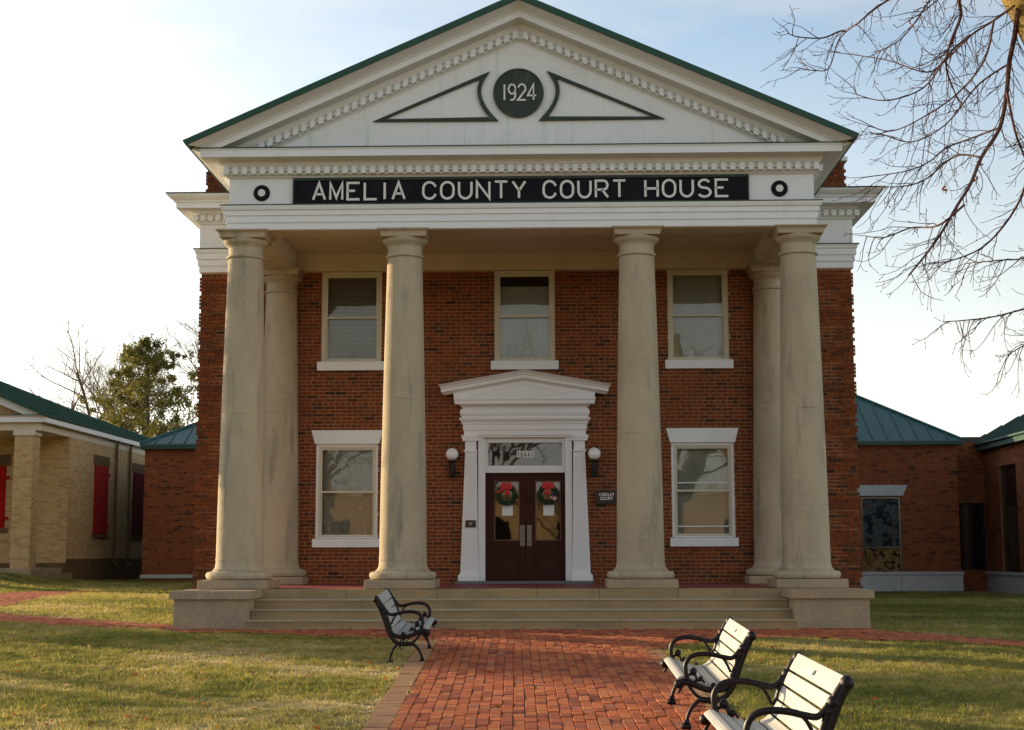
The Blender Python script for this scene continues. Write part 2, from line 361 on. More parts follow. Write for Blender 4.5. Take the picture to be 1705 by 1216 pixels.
# ------------------------------------------------------------------ terrain
def sst(a, b, x): t = np.clip((x-a)/(b-a), 0, 1); return t*t*(3-2*t)
def G(x, y):
    x = np.asarray(x, float); y = np.asarray(y, float)
    fr = -.577+.034*(np.maximum(y, -11.5)+1.6)+.012*(np.clip(y, -40, -11.5)+11.5)
    l = -.577+.034*(np.clip(y, -1.6, 6)+1.6); r = -.577-.08*sst(-1.6, 20, y)
    k = sst(-5, 5, x); z = np.where(y < -1.6, fr, l*(1-k)+r*k)
    return z+.5*np.exp(-((x+15.8)**2/(2*1.8**2)+(y-15.5)**2/(2*3.5**2)))
def bump(x, y): return .010*np.sin(x*2.1+y*.7)*np.sin(y*1.7-x*.4)+.006*np.sin(x*5.3+1)*np.sin(y*4.1+2)
def inpoly(px, py, poly):
    c = np.zeros(np.shape(px), bool); n = len(poly)
    for i in range(n):
        (x1, y1), (x2, y2) = poly[i], poly[(i+1) % n]
        if y1 == y2: continue
        c ^= ((y1 > py) != (y2 > py)) & (px < (x2-x1)*(py-y1)/(y2-y1)+x1)
    return c
lx = lambda y: -1.001-(y+6.234)*.0257          # left inner edge of the walk
rx = lambda y: 1.657-(y+5.09)*.043             # right inner edge
MAIN = [(lx(-3.2), -3.2), (lx(-22), -22), (rx(-22), -22), (rx(-4.8), -4.8)]
CROSS = [(-11.2, 2.9), (-8.955, 1.554), (-7.338, .488), (-5.834, -.57), (-5.2, -1.0), (-5.2, -1.55), (5.2, -1.55), (5.2, -1.95), (5.414, -2.117), (5.949, -2.705), (6.442, -3.305), (6.763, -3.7), (8.6, -5.6),
         (7.4, -6.0), (6.533, -4.438), (6.207, -4.113), (5.694, -3.689), (5.118, -3.423), (4.525, -3.15), (3.885, -3.052), (3.214, -3.136), (2.5, -3.6), (1.66, -4.75), (lx(-3.5), -3.5), (-2.191, -2.986), (-3.864, -2.2), (-5.005, -1.985), (-5.535, -1.67), (-6.911, -.838), (-8.318, -.157), (-10.2, .9)]
BACK = [(-13.5, 4.6), (-9.584, 3.245), (-9.703, 4.724), (-9.742, 6.097), (-10.021, 8.83), (-10.018, 10.984), (-8.9, 12.3), (-8.947, 12.933), (-10.695, 10.93), (-11.414, 10.493), (-11.824, 9.274), (-14.5, 8.6)]
BORDL = [(lx(-3.6), -3.6), (lx(-3.6)-.225, -3.6), (lx(-22)-.225, -22), (lx(-22), -22)]
BORDR = [(rx(-4.75), -4.75), (rx(-22), -22), (rx(-22)+.225, -22), (rx(-4.5)+.225, -4.5)]
PATHS = [MAIN, CROSS, BACK, BORDL, BORDR]
def sheet(name, poly, dz, m, label=None):
    """a draped sheet: triangulated grid clipped roughly to the polygon, with exact outline"""
    from mathutils.geometry import tessellate_polygon, delaunay_2d_cdt
    xs = [p[0] for p in poly]; ys = [p[1] for p in poly]
    gx, gy = np.meshgrid(np.arange(min(xs), max(xs), .6), np.arange(min(ys), max(ys), .6)); gx = gx.ravel(); gy = gy.ravel()
    ins = inpoly(gx, gy, poly); pts = [Vector(p) for p in poly]+[Vector((a, b)) for a, b in zip(gx[ins], gy[ins])]
    dense = []; ring = []
    for i in range(len(poly)):
        a, b = Vector(poly[i]), Vector(poly[(i+1) % len(poly)]); k = max(1, int((b-a).length/.5))
        for t in range(k): ring.append(a.lerp(b, t/k))
    pts = ring+[Vector((a, b)) for a, b in zip(gx[ins], gy[ins])]
    v, e, f, *_ = delaunay_2d_cdt(pts, [], [list(range(len(ring)))], 1, 1e-5)
    vx = np.array([q[0] for q in v]); vy = np.array([q[1] for q in v]); vz = G(vx, vy)+dz
    mb = MB(); mb.v = list(zip(vx.tolist(), vy.tolist(), vz.tolist())); mb.f = [tuple(q) for q in f]
    o = part(name, mb, m, None, kind='structure')
    return o
def axis(dense0, dense1, step, far):
    a = list(np.arange(dense0, dense1+1e-6, step)); s_ = step; lo = [dense0]; hi = [dense1]
    while lo[-1] > -far: s_ *= 1.5; lo.append(lo[-1]-s_)
    s_ = step
    while hi[-1] < far: s_ *= 1.5; hi.append(hi[-1]+s_)
    return np.array(lo[:0:-1]+a+hi[1:])
gx = axis(-18, 18, .25, 900); gy = axis(-25, 26, .25, 1200)
X_, Y_ = np.meshgrid(gx, gy); Z_ = G(X_, Y_)+np.where((abs(X_) < 30) & (abs(Y_) < 30), bump(X_, Y_), 0)
inp = np.zeros(X_.shape, bool)
for p in PATHS: inp |= inpoly(X_, Y_, p)
Z_ = np.where(inp, G(X_, Y_)-.02, Z_)
gm = MB(); nx, ny = len(gx), len(gy)
gm.v = list(zip(X_.ravel().tolist(), Y_.ravel().tolist(), Z_.ravel().tolist()))
gm.f = [(r*nx+c, r*nx+c+1, (r+1)*nx+c+1, (r+1)*nx+c) for r in range(ny-1) for c in range(nx-1)]
tag(part('ground', gm, 'lawn', None), kind='structure'); W['ground'] = Vector()
main_bed = sheet('brick_walk', MAIN, .004, 'bed')
cross_bed = sheet('cross_path', CROSS, .008, 'pathbed')
back_bed = sheet('curved_path', BACK, .006, 'pathbed')
edgeL = sheet('walk_edging', BORDL, .005, 'bed'); edgeR = sheet('walk_edging', BORDR, .005, 'bed')

# paving bricks: box top and sides, laid in lines along the walk
def pavers(specs, root, kind, nobj, far_kind='brickwork'):
    """specs: (cx, cy, half across, half along, angle)"""
    specs.sort(key=lambda s: s[1]+(3 if s[1] < -12.75 else 0))
    near = [s for s in specs if s[1] > -12.75]; near.sort(key=lambda s: s[1]); ob = near[:nobj]; ids = set(map(id, ob)); rem = [s for s in specs if id(s) not in ids]
    base = [(-1, -1), (1, -1), (1, 1), (-1, 1)]; cache = {}
    T = .03
    for (x, y, hx, hy, an) in ob:
        k = (round(hx, 3), round(hy, 3))
        if k not in cache:
            me = bpy.data.meshes.new('brick'); b = .004
            v = [(a*hx, c*hy, -T) for a, c in base]+[(a*hx, c*hy, -b) for a, c in base]+[(a*(hx-b), c*(hy-b), 0) for a, c in base]
            f = [(8, 9, 10, 11)]+[(i, (i+1) % 4, 4+(i+1) % 4, 4+i) for i in range(4)]+[(4+i, 4+(i+1) % 4, 8+(i+1) % 4, 8+i) for i in range(4)]
            me.from_pydata(v, [], f); me.materials.append(MAT[kind+'_obj']); cache[k] = me
        o = bpy.data.objects.new('brick', cache[k]); put(o, root, (x, y, float(G(x, y))+.016+random.uniform(-.004, .004)))
        o.rotation_euler = (R(random.gauss(1.95, .7)), R(random.gauss(0, .5)), an+random.gauss(0, .008))
    st = MB(); b = .004
    for (x, y, hx, hy, an) in rem:
        z = float(G(x, y))+.016+random.uniform(-.004, .004); ca, sa = math.cos(an), math.sin(an); i = len(st.v); tx = random.gauss(0, .008); ty = random.gauss(.034, .008)
        for (s_, h) in ((1, -T), (1, -b), (None, 0)):
            for a, c in base:
                px_, py_ = (a*hx, c*hy) if s_ else (a*(hx-b), c*(hy-b))
                st.v.append((x+px_*ca-py_*sa, y+px_*sa+py_*ca, z+h+px_*tx+py_*ty))
        st.f += [(i+8, i+9, i+10, i+11)]+[(i+k, i+(k+1) % 4, i+4+(k+1) % 4, i+4+k) for k in range(4)]+[(i+4+k, i+4+(k+1) % 4, i+8+(k+1) % 4, i+8+k) for k in range(4)]
        st.a += [random.random()]*9
    if rem: part(far_kind, st, kind+'_attr', root, kind='stuff')
MAINX = [MAIN[0], MAIN[1], (MAIN[2][0]+.06, -22), (MAIN[3][0]+.06, -4.8)]
def lay(poly, ang, excl=(), y0=-16, wob=.012, ph=0):
    ca, sa = math.cos(ang), math.sin(ang); out = []
    for i in range(-160, 160):
        u = ph+i*.1035
        for k in range(-110, 110):
            v = k*.2045+(.102 if i % 2 else 0)
            x = u*ca-v*sa; y = u*sa+v*ca
            if not (-13 < x < 9 and y0 < y < 13.2): continue
            out.append((x+random.gauss(0, .002)+wob*math.sin(y*1.3+i*.05), y+random.gauss(0, .006), .0485, .0985, ang))
    xs = np.array([s[0] for s in out]); ys = np.array([s[1] for s in out]); m = inpoly(xs, ys, poly)
    for e in excl: m &= ~inpoly(xs, ys, e)
    return [s for s, q in zip(out, m) if q]
pavers(lay(MAINX, .0257, excl=(CROSS,), ph=-1.1109, wob=.004), main_bed, 'paver', 300)
pavers([(s[0], s[1], s[2], s[3], s[4]) for s in lay(CROSS, .034, y0=-7, wob=.02)], cross_bed, 'paver', 60)
pavers(lay(BACK, .25, y0=2), back_bed, 'paver', 0)
for root, fx, sg, ys_ in ((edgeL, lx, -1, -3.7), (edgeR, rx, 1, -4.9)):
    sp = []; y = ys_
    while y > -16:
        sp.append((fx(y)+sg*.113, y, .108, .0455, .034)); y -= .1
    pavers(sp, root, 'edging', 90)

# ================================================================== court house
D = 3.43; XO, XM = 4.527, 1.90; TOP = 5.80
V = Vector; UX, UZ = V((1, 0, 0)), V((0, 0, 1)); NF = V((0, -1, 0))
CH = thing('courthouse', (0, D, 0), 'two-storey red brick court house with a white pedimented portico and green roof edge', 'court house')
def bx(*a): return MB().box(*a)
# openings in the facade, in wall coordinates (x + 6.075)
UPW = [(-3.235, .565, 4.09, 5.80), (0, .565, 4.09, 5.80), (3.225, .565, 4.09, 5.80)]
LOW = [(-3.29, .575, .82, 2.56), (3.26, .575, .82, 2.56)]
holes = [(c-h+6.075, c+h+6.075, a, b) for c, h, a, b in UPW+LOW]+[(-.80+6.075, .79+6.075, -.05, 2.70)]
fw_ = brickwall(CH, (-6.075, D, 0), (1, 0, 0), (0, -1, 0), 12.15, -.59, TOP, holes, 'brick', 'mortar', 300,
          prio=lambda x, z: abs(x-6.075-.0)*(1 if z < 3.2 else 9)+abs(z-1.7)*.3, quoin=9, thick=.30)
# side, back walls and roof deck of the main block
mb = MB(); mb.box(-6.075, -5.80, D+.302, 22.4, -.7, 7.05); mb.box(5.80, 6.075, D+.302, 22.4, -.7, 7.05); mb.box(-5.79, 5.79, 22.1, 22.4, -.7, 7.05); mb.box(-6.06, 6.06, D+.31, 22.09, 7.06, 7.16)
part('side_wall', mb, 'brick_attr', CH)
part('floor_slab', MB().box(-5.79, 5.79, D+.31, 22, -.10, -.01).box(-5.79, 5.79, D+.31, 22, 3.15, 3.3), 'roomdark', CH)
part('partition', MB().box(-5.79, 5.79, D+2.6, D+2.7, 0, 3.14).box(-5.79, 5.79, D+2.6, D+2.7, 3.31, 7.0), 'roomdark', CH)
brickwall(CH, (-6.03, D+.12, 0), (1, 0, 0), (0, -1, 0), 12.06, 7.10, 7.86, [], 'brick', 'mortar', name='parapet', quoin=1, thick=.25)
part('coping', MB().box(-6.09, 6.09, D-.03+.09, D+.42, 7.862, 7.95), 'white', CH, bevel=.01)
# main entablature round the block (interrupted by the portico only inside it)
arch = [(0, 5.801), (.02, 5.801), (.02, 5.925), (.045, 5.925), (.045, 6.045), (.07, 6.045), (.07, 6.15), (.09, 6.17), (.10, 6.235), (.0, 6.25)]
cor = [(.02, 6.25), (.02, 6.71), (.05, 6.72), (.07, 6.765), (.07, 6.88), (.10, 6.90), (.13, 6.955), (.39, 6.957), (.39, 7.05), (.42, 7.06), (.43, 7.09), (.49, 7.13), (.53, 7.17), (.54, 7.20)]
part('architrave', MB().sweepU(arch, 6.10, D, 22.4), 'white', CH)
part('cornice', MB().sweepU(cor, 6.10, D, 22.4).box(-6.60, 6.60, D-.50, 22.4, 7.15, 7.195), 'white', CH)
part('roof_edge', MB().box(-6.655, 6.655, D-.555, 22.4, 7.202, 7.222), 'bronzegreen', CH)
part('architrave_flashing', MB().box(-6.225, 6.225, D-.125, 14, 6.237, 6.249), 'greenroof', CH)
def dentils(root, x0, x1, y, z0, z1, step=.15, w=.092, dep=.075, sgn=1):
    me = None; n = int(round((x1-x0)/step)); st = (x1-x0)/n
    for k in range(n+1):
        if me is None:
            me = MB().box(-w/2, w/2, -dep, 0, -(z1-z0)/2, (z1-z0)/2).mesh('dentil'); me.materials.append(MAT['white'])
        put(bpy.data.objects.new('dentil', me), root, (x0+k*st, y, (z0+z1)/2))
cr_ = [o for o in CH.children if o.name.startswith('cornice')][0]
for s in (-1, 1):
    a, b = sorted((s*5.05, s*6.19)); dentils(cr_, a, b, D-.07, 6.768, 6.878)
part('dentil_link', bx(-6.17, 6.17, D-.115, D-.071, 6.815, 6.84), 'white', cr_)

# ---- portico entablature
ENT = part('entablature', MB().sweepU([(0, 5.80), (0, 5.915), (.022, 5.915), (.022, 6.03), (.045, 6.03), (.045, 6.105), (.07, 6.12), (.085, 6.165), (.085, 6.19), (-.03, 6.195), (-.03, 6.655), (0, 6.66), (.02, 6.685), (.05, 6.70), (.05, 6.825), (.08, 6.84), (.12, 6.92), (.37, 6.924), (.37, 7.025), (.39, 7.06), (0, 7.062)], 4.80, -.27, D)
     .box(-4.80, 4.80, -.27, .27, 5.80, 5.801).box(-4.26, 4.26, .27, .272, 5.80, 6.12).box(-4.80, -4.26, .27, D, 5.80, 5.801).box(4.26, 4.80, .27, D, 5.80, 5.801)
     .box(-4.262, -4.26, .27, D, 5.80, 6.12).box(4.26, 4.262, .27, D, 5.80, 6.12), 'white', CH)
part('flashing', MB().box(-4.895, 4.895, -.37, -.24, 6.192, 6.204), 'greenroof', ENT)
part('flashing', MB().box(-5.20, 5.20, -.67, -.25, 7.063, 7.078), 'greenroof', ENT)
part('ceiling', MB().box(-4.26, 4.26, .272, D-.002, 6.121, 6.15), 'ceilingpaint', CH)
part('beam_soffit', MB().box(-4.78, 4.78, -.25, .25, 5.788, 5.799).box(-4.78, -4.28, .251, D-.02, 5.788, 5.799).box(4.28, 4.78, .251, D-.02, 5.788, 5.799), 'ceilingpaint', CH)
part('frieze_board', MB().box(-4.255, 4.255, D-.085, D-.03, 5.803, 6.119), 'ceilingpaint', CH)
dentils(ENT, -4.80, 4.80, -.32, 6.703, 6.822, step=.15, w=.086)
part('dentil_link', bx(-4.83, 4.83, -.365, -.321, 6.755, 6.778), 'white', ENT)
for s in (-1, 1):
    dm = MB(); y = -.2
    while y < 3.3: a, b = sorted((s*4.85, s*4.925)); dm.box(a, b, y-.046, y+.046, 6.71, 6.815); y += .15
    part('dentil_row', dm, 'white', ENT)
# ---- pediment
SL, TA = .442, 9.428
PED = part('pediment', MB().prism([(-5.2, 7.08), (5.2, 7.08), (0, TA-.42-.0)], -.27, -.10), 'stainwhite', CH)
prof = [(-.01, -.52), (0, -.50), (.02, -.47), (.05, -.455), (.05, -.33), (.08, -.31), (.12, -.215), (.37, -.205), (.37, -.11), (.39, -.10), (.40, -.08), (.45, -.05), (.50, -.02), (.574, 0), (.574, .004)]
rk = MB()
for s in (-1, 1):
    for (p0, d0), (p1, d1) in zip(prof, prof[1:]):
        e = lambda d: s*(TA+d-7.078)/SL
        a = (0, -.27-p0, TA+d0); b = (e(d0), -.27-p0, 7.078); c = (e(d1), -.27-p1, 7.078); d_ = (0, -.27-p1, TA+d1)
        rk.quad(*((a, b, c, d_) if s < 0 else (d_, c, b, a)))
part('raking_cornice', rk, 'white', PED)
ang = math.atan(SL)
for s in (-1, 1):
    me = MB().box(-.041, .041, -.078, 0, -.060, .060).mesh('dentil'); me.materials.append(MAT['white'])
    x = .10 if s > 0 else .07
    while x < 4.35:
        o = bpy.data.objects.new('dentil', me); put(o, PED, (s*x, -.32, TA-SL*x-.392)); x += .1385
        me2 = o.data
    # sheared to follow the slope
    for v in me.vertices: v.co.z += -s*SL*v.co.x*1.0
    lk = MB().prism([(s*.05, TA-.40-SL*.05), (s*.05, TA-.378-SL*.05), (s*4.5, TA-.378-SL*4.5), (s*4.5, TA-.40-SL*4.5)][::(1 if s < 0 else -1)], -.365, -.321)
    part('dentil_link', lk, 'white', PED)
# roof
rf = MB()
for s in (-1, 1):
    pl = [(0, TA+.005), (s*5.36, TA+.005-SL*5.36), (s*5.41, TA+.105-SL*5.41), (0, TA+.115)]
    rf.prism(pl if s < 0 else pl[::-1], -.88, 14)
part('roof', rf, 'greenroof', CH)
ev = MB()
for s in (-1, 1):
    a, b = sorted((s*5.17, s*5.34)); pl = [(s*5.165, 7.0), (s*5.33, 7.062), (s*5.33, 7.068), (s*5.165, 7.14)]
    part('eaves_moulding', MB().prism(pl if s > 0 else pl[::-1], -.62, 14), 'white', CH)

# ---- pediment ornaments
C0 = V((-.02, -.272, 8.045))
md = MB(); n = 48
md.prism([(C0.x+.412*math.cos(2*math.pi*k/n), C0.z+.412*math.sin(2*math.pi*k/n)) for k in range(n)], -.31, -.272)
medal = part('date_medallion', md, 'bronzegreen', CH, bevel=.008)
md = MB().ribbon([(.40*math.cos(2*math.pi*k/n), .40*math.sin(2*math.pi*k/n)) for k in range(n)], .03, V((C0.x, -.311, C0.z)), UX, UZ, NF, .012, closed=True)
part('rim', md, 'bronzegreen', medal)
for s in (-1, 1):
    A, B_, Cc = (s*.545, .31), (s*2.30, -.44), (s*.405, -.435); mid = (s*.80, -.02)
    arc = []
    for k in range(1, 10):
        t = k/10; arc.append(((1-t)**2*Cc[0]+2*t*(1-t)*mid[0]+t*t*A[0], (1-t)**2*Cc[1]+2*t*(1-t)*mid[1]+t*t*A[1]))
    md = MB().ribbon([A, B_, Cc]+arc, .065, V((-.02, -.272, 8.045)), UX, UZ, NF, .045, closed=True)
    part('spandrel_moulding', md, 'bronzegreen', CH)
# ---- lettering (stroke alphabet, unit cell 0..1)
def arc_(cx, cy, rx_, ry_, a0, a1, n=10): return [(cx+rx_*math.cos(R(a0+(a1-a0)*k/n)), cy+ry_*math.sin(R(a0+(a1-a0)*k/n))) for k in range(n+1)]
GL = {
 'A': [[(0, 0), (.5, 1), (1, 0)], [(.2, .33), (.8, .33)]], 'M': [[(0, 0), (0, 1), (.5, .12), (1, 1), (1, 0)]], 'E': [[(1, 1), (0, 1), (0, 0), (1, 0)], [(0, .52), (.62, .52)]],
 'L': [[(0, 1), (0, 0), (1, 0)]], 'I': [[(.5, 0), (.5, 1)]], 'C': [arc_(.5, .62, .5, .38, 15, 180)+arc_(.5, .38, .5, .38, 180, 345)],
 'O': ['c', arc_(.5, .62, .5, .38, 0, 180)+arc_(.5, .38, .5, .38, 180, 360)], 'U': [[(0, 1)]+arc_(.5, .4, .5, .4, 180, 360)+[(1, 1)]],
 'N': [[(0, 0), (0, 1), (1, 0), (1, 1)]], 'T': [[(0, 1), (1, 1)], [(.5, .96), (.5, 0)]], 'Y': [[(0, 1), (.5, .45), (.5, 0)], [(.5, .45), (1, 1)]],
 'R': [[(0, 0), (0, 1), (.6, 1)]+arc_(.62, .73, .34, .27, 80, -80)+[(.6, .46), (0, .46)], [(.5, .46), (1, 0)]],
 'H': [[(0, 0), (0, 1)], [(1, 0), (1, 1)], [(0, .5), (1, .5)]], 'S': [arc_(.5, .755, .44, .245, 25, 250)+arc_(.5, .25, .5, .27, 80, -155)],
 '1': [[(.5, 0), (.5, 1)]], '9': [arc_(.5, .70, .42, .30, -10, 350, 18)+[(.9, .45)]+arc_(.45, .3, .45, .3, 0, -110, 8)], '2': [arc_(.5, .72, .45, .28, 165, -20)+[(0, 0), (1, 0)]],
 '4': [[(.72, 0), (.72, 1), (0, .28), (1.05, .28)]], '6': [arc_(.5, .32, .44, .32, 180, -175, 18)+[(.08, .5), (.3, .9), (.6, 1)]],
}
def write(text, root, x0, x1, z0, h, y, t, adv, lw, m, depth=.02, name='letter', tilt=0, P=None):
    """adv: advance per character in letter widths"""
    tot = sum((.55 if c == ' ' else (.45 if c in 'I1' else 1))*1 for c in text)+(len(text)-1)*adv
    w = (x1-x0)/tot; x = x0
    for c in text:
        cw = .55 if c == ' ' else (.45 if c in 'I1' else 1)
        if c != ' ':
            g = GL[c]; cl = g[0] == 'c'; mb = MB()
            for st in (g[1:] if cl else g):
                pts = [((p[0] if c not in 'I1' else .225)*w, p[1]*h) for p in st]
                if c in 'AMNYR46' or True: pts = [(a, b) for a, b in pts]
                if cl: pts = pts[:-1]
                mb.ribbon(pts, t, V((x, y, z0)), UX, UZ, NF, depth, closed=cl)
            part(name, mb, m, root)
        x += w*(cw+adv)
SGN = thing('court_house_sign', (0, -.25, 6.2), 'long black board lettered AMELIA COUNTY COURT HOUSE in white above the columns', 'sign')
part('board', bx(-3.72, 3.72, -.262, -.244, 6.206, 6.652), 'signblack', SGN)
part('frame', MB().box(-3.72, 3.72, -.285, -.263, 6.612, 6.652).box(-3.72, 3.72, -.285, -.263, 6.206, 6.228).box(-3.72, -3.695, -.285, -.263, 6.229, 6.611).box(3.695, 3.72, -.285, -.263, 6.229, 6.611), 'bronzegreen', SGN)
for wd_, a, b in (('AMELIA', -3.405, -1.865), ('COUNTY', -1.60, .105), ('COURT', .365, 1.735), ('HOUSE', 2.02, 3.40)):
    write(wd_, SGN, a+.02, b-.02, 6.29, .275, -.263, .038, .44, 0, 'letterwhite')
for x, wch in ((-4.235, 'left'), (4.215, 'right')):
    o = part('roundel', MB().prism([(x+.135*math.cos(2*math.pi*k/32), 6.415+.135*math.sin(2*math.pi*k/32)) for k in range(32)], -.262, -.243), 'signblack', ENT, bevel=.006)
    part('boss', MB().prism([(x+.06*math.cos(2*math.pi*k/24), 6.415+.06*math.sin(2*math.pi*k/24)) for k in range(24)], -.275, -.263), 'letterwhite', o)
write('1924', medal, -.28, .265, 7.92, .265, -.312, .028, .20, 0, 'letterwhite', name='numeral')

# ---- porch, steps, piers
GZ = -.577
part('porch_floor', bx(-5.08, 5.08, -.36, D-.012, -.03, 0), 'redfloor', CH)
part('porch_base', MB().box(-5.08, 5.08, -.36, D-.012, -.80, -.031), 'concrete', CH)
x = -4.08
tops = [-4.08, -2.72, -1.30, .25, 1.22, 2.43, 3.30, 4.08]
for a, b in zip(tops, tops[1:]): part('step', roughbox(MB(), a+.003, b-.003, -.64, -.361, -.144, .0, .006, .16), 'stepstone', CH)
for i in range(1, 4):
    cuts = sorted([-4.08, 4.08]+[random.uniform(-3, -1), random.uniform(.3, 3)])
    for a, b in zip(cuts, cuts[1:]):
        y = -.64-.32*i
        s_ = part('step', bx(a+.002, b-.002, y, y+.32+.28, -.144*(i+1)-(.0 if i < 3 else .2), -.144*i-.023), 'stepstone', CH)
        part('nosing', roughbox(MB(), a+.002, b-.002, y-.018, y+.319, -.144*i-.022, -.144*i, .006, .13), 'nosing', s_)
part('bottom_nosing', bx(-4.12, 4.12, -1.64, -1.60, GZ-.1, GZ+.018), 'nosing', CH)
for s in (-1, 1):
    a, b = sorted((s*4.085, s*5.185)); pr = part('pier', bx(a, b, -1.56, -.361, -.95, -.126), 'concrete', CH, bevel=.008)
    a, b = sorted((s*4.03, s*5.245)); part('pier_cap', roughbox(MB(), a, b, -1.62, -.362, -.125, -.002, .010, .12), 'concrete', pr)
part('threshold', bx(-1.25, 1.22, 2.75, 3.46, .001, .05), 'grayslab', CH, bevel=.01)

# ---- columns
def shaftprof():
    out = [(.412, .304), (.398, .322), (.387, .36), (.381, .41), (.380, .44)]
    for k in range(1, 13):
        t = k/12; out.append((.380-(.380-.287)*(t**1.3), .44+(5.34-.44)*t))
    return out
proto = None
COLS = [(-XO, 0, 'outer'), (-XM, 0, ''), (XM, 0, ''), (XO, 0, ''), (-XO, 3.28, ''), (XO, 3.28, '')]
def column(x, y):
    c = part('column', MB().lathe(shaftprof(), x, y, 40), 'columnstone', CH); smooth_angle(c)
    ring = MB(); q = 64; zz = [.435+random.uniform(-.012, .012) for _ in range(q)]
    for k in range(q):
        a, b = 2*math.pi*k/q, 2*math.pi*(k+1)/q; z0_, z1_ = zz[k], zz[(k+1) % q]; pa, pb = (x+.3835*math.cos(a), y+.3835*math.sin(a)), (x+.3835*math.cos(b), y+.3835*math.sin(b)); ia, ib = (x+.379*math.cos(a), y+.379*math.sin(a)), (x+.379*math.cos(b), y+.379*math.sin(b))
        ring.quad((*pa, z0_), (*pb, z1_), (*pb, z1_+.035), (*pa, z0_+.035)).quad((*pa, z0_+.035), (*pb, z1_+.035), (*ib, z1_+.045), (*ia, z0_+.045)).quad((*ia, z0_), (*ib, z1_), (*pb, z1_), (*pa, z0_))
    part('render_patch', ring, 'columnstone', c)
    z0_ = random.uniform(2.4, 3.4); rr_ = .380-.093*((z0_-.44)/4.9)**1.3+.0006; a0 = R(random.uniform(215, 265)); cpts = [(x+rr_*math.cos(a0+k*.11), y+rr_*math.sin(a0+k*.11), z0_+random.uniform(-.008, .008)) for k in range(9)]
    part('crack', MB().tube(cpts, .0028, 4), 'basestone', c)
    b = part('base', MB().lathe([(.47, .14), (.512, .15), (.532, .178), (.537, .205), (.532, .232), (.512, .256), (.47, .266), (.440, .268), (.440, .284), (.418, .286), (.418, .304), (.40, .305)], x, y, 40), 'columnstone', c); smooth_angle(b)
    part('plinth', bx(x-.553, x+.553, y-.553, min(y+.553, D-.03), .0, .139), 'concrete', c, bevel=.012)
    k = part('capital', MB().lathe([(.287, 5.341), (.312, 5.352), (.318, 5.37), (.312, 5.388), (.287, 5.40), (.280, 5.42), (.282, 5.53), (.30, 5.545), (.305, 5.56), (.34, 5.585), (.365, 5.62), (.37, 5.645), (.36, 5.66)], x, y, 40), 'columnstone', c); smooth_angle(k)
    yb = min(y+.42, D-.035)
    ab = MB(); i = 0
    for (p, z), (q, z2) in zip([(.36, 5.661), (.37, 5.72), (.385, 5.745), (.42, 5.765), (.42, 5.787)], [(.37, 5.72), (.385, 5.745), (.42, 5.765), (.42, 5.787)]):
        r_ = lambda p_, z_: [(x-p_, y-p_, z_), (x+p_, y-p_, z_), (x+p_, min(y+p_, yb), z_), (x-p_, min(y+p_, yb), z_)]
        A_, B2 = r_(p, z), r_(q, z2)
        for e in range(4): ab.quad(A_[e], A_[(e+1) % 4], B2[(e+1) % 4], B2[e])
    ab.quad(*r_(.36, 5.661)[::-1]); ab.quad(*r_(.42, 5.787))
    part('abacus', ab, 'columnstone', c)
for x, y, _ in COLS: column(x, y)

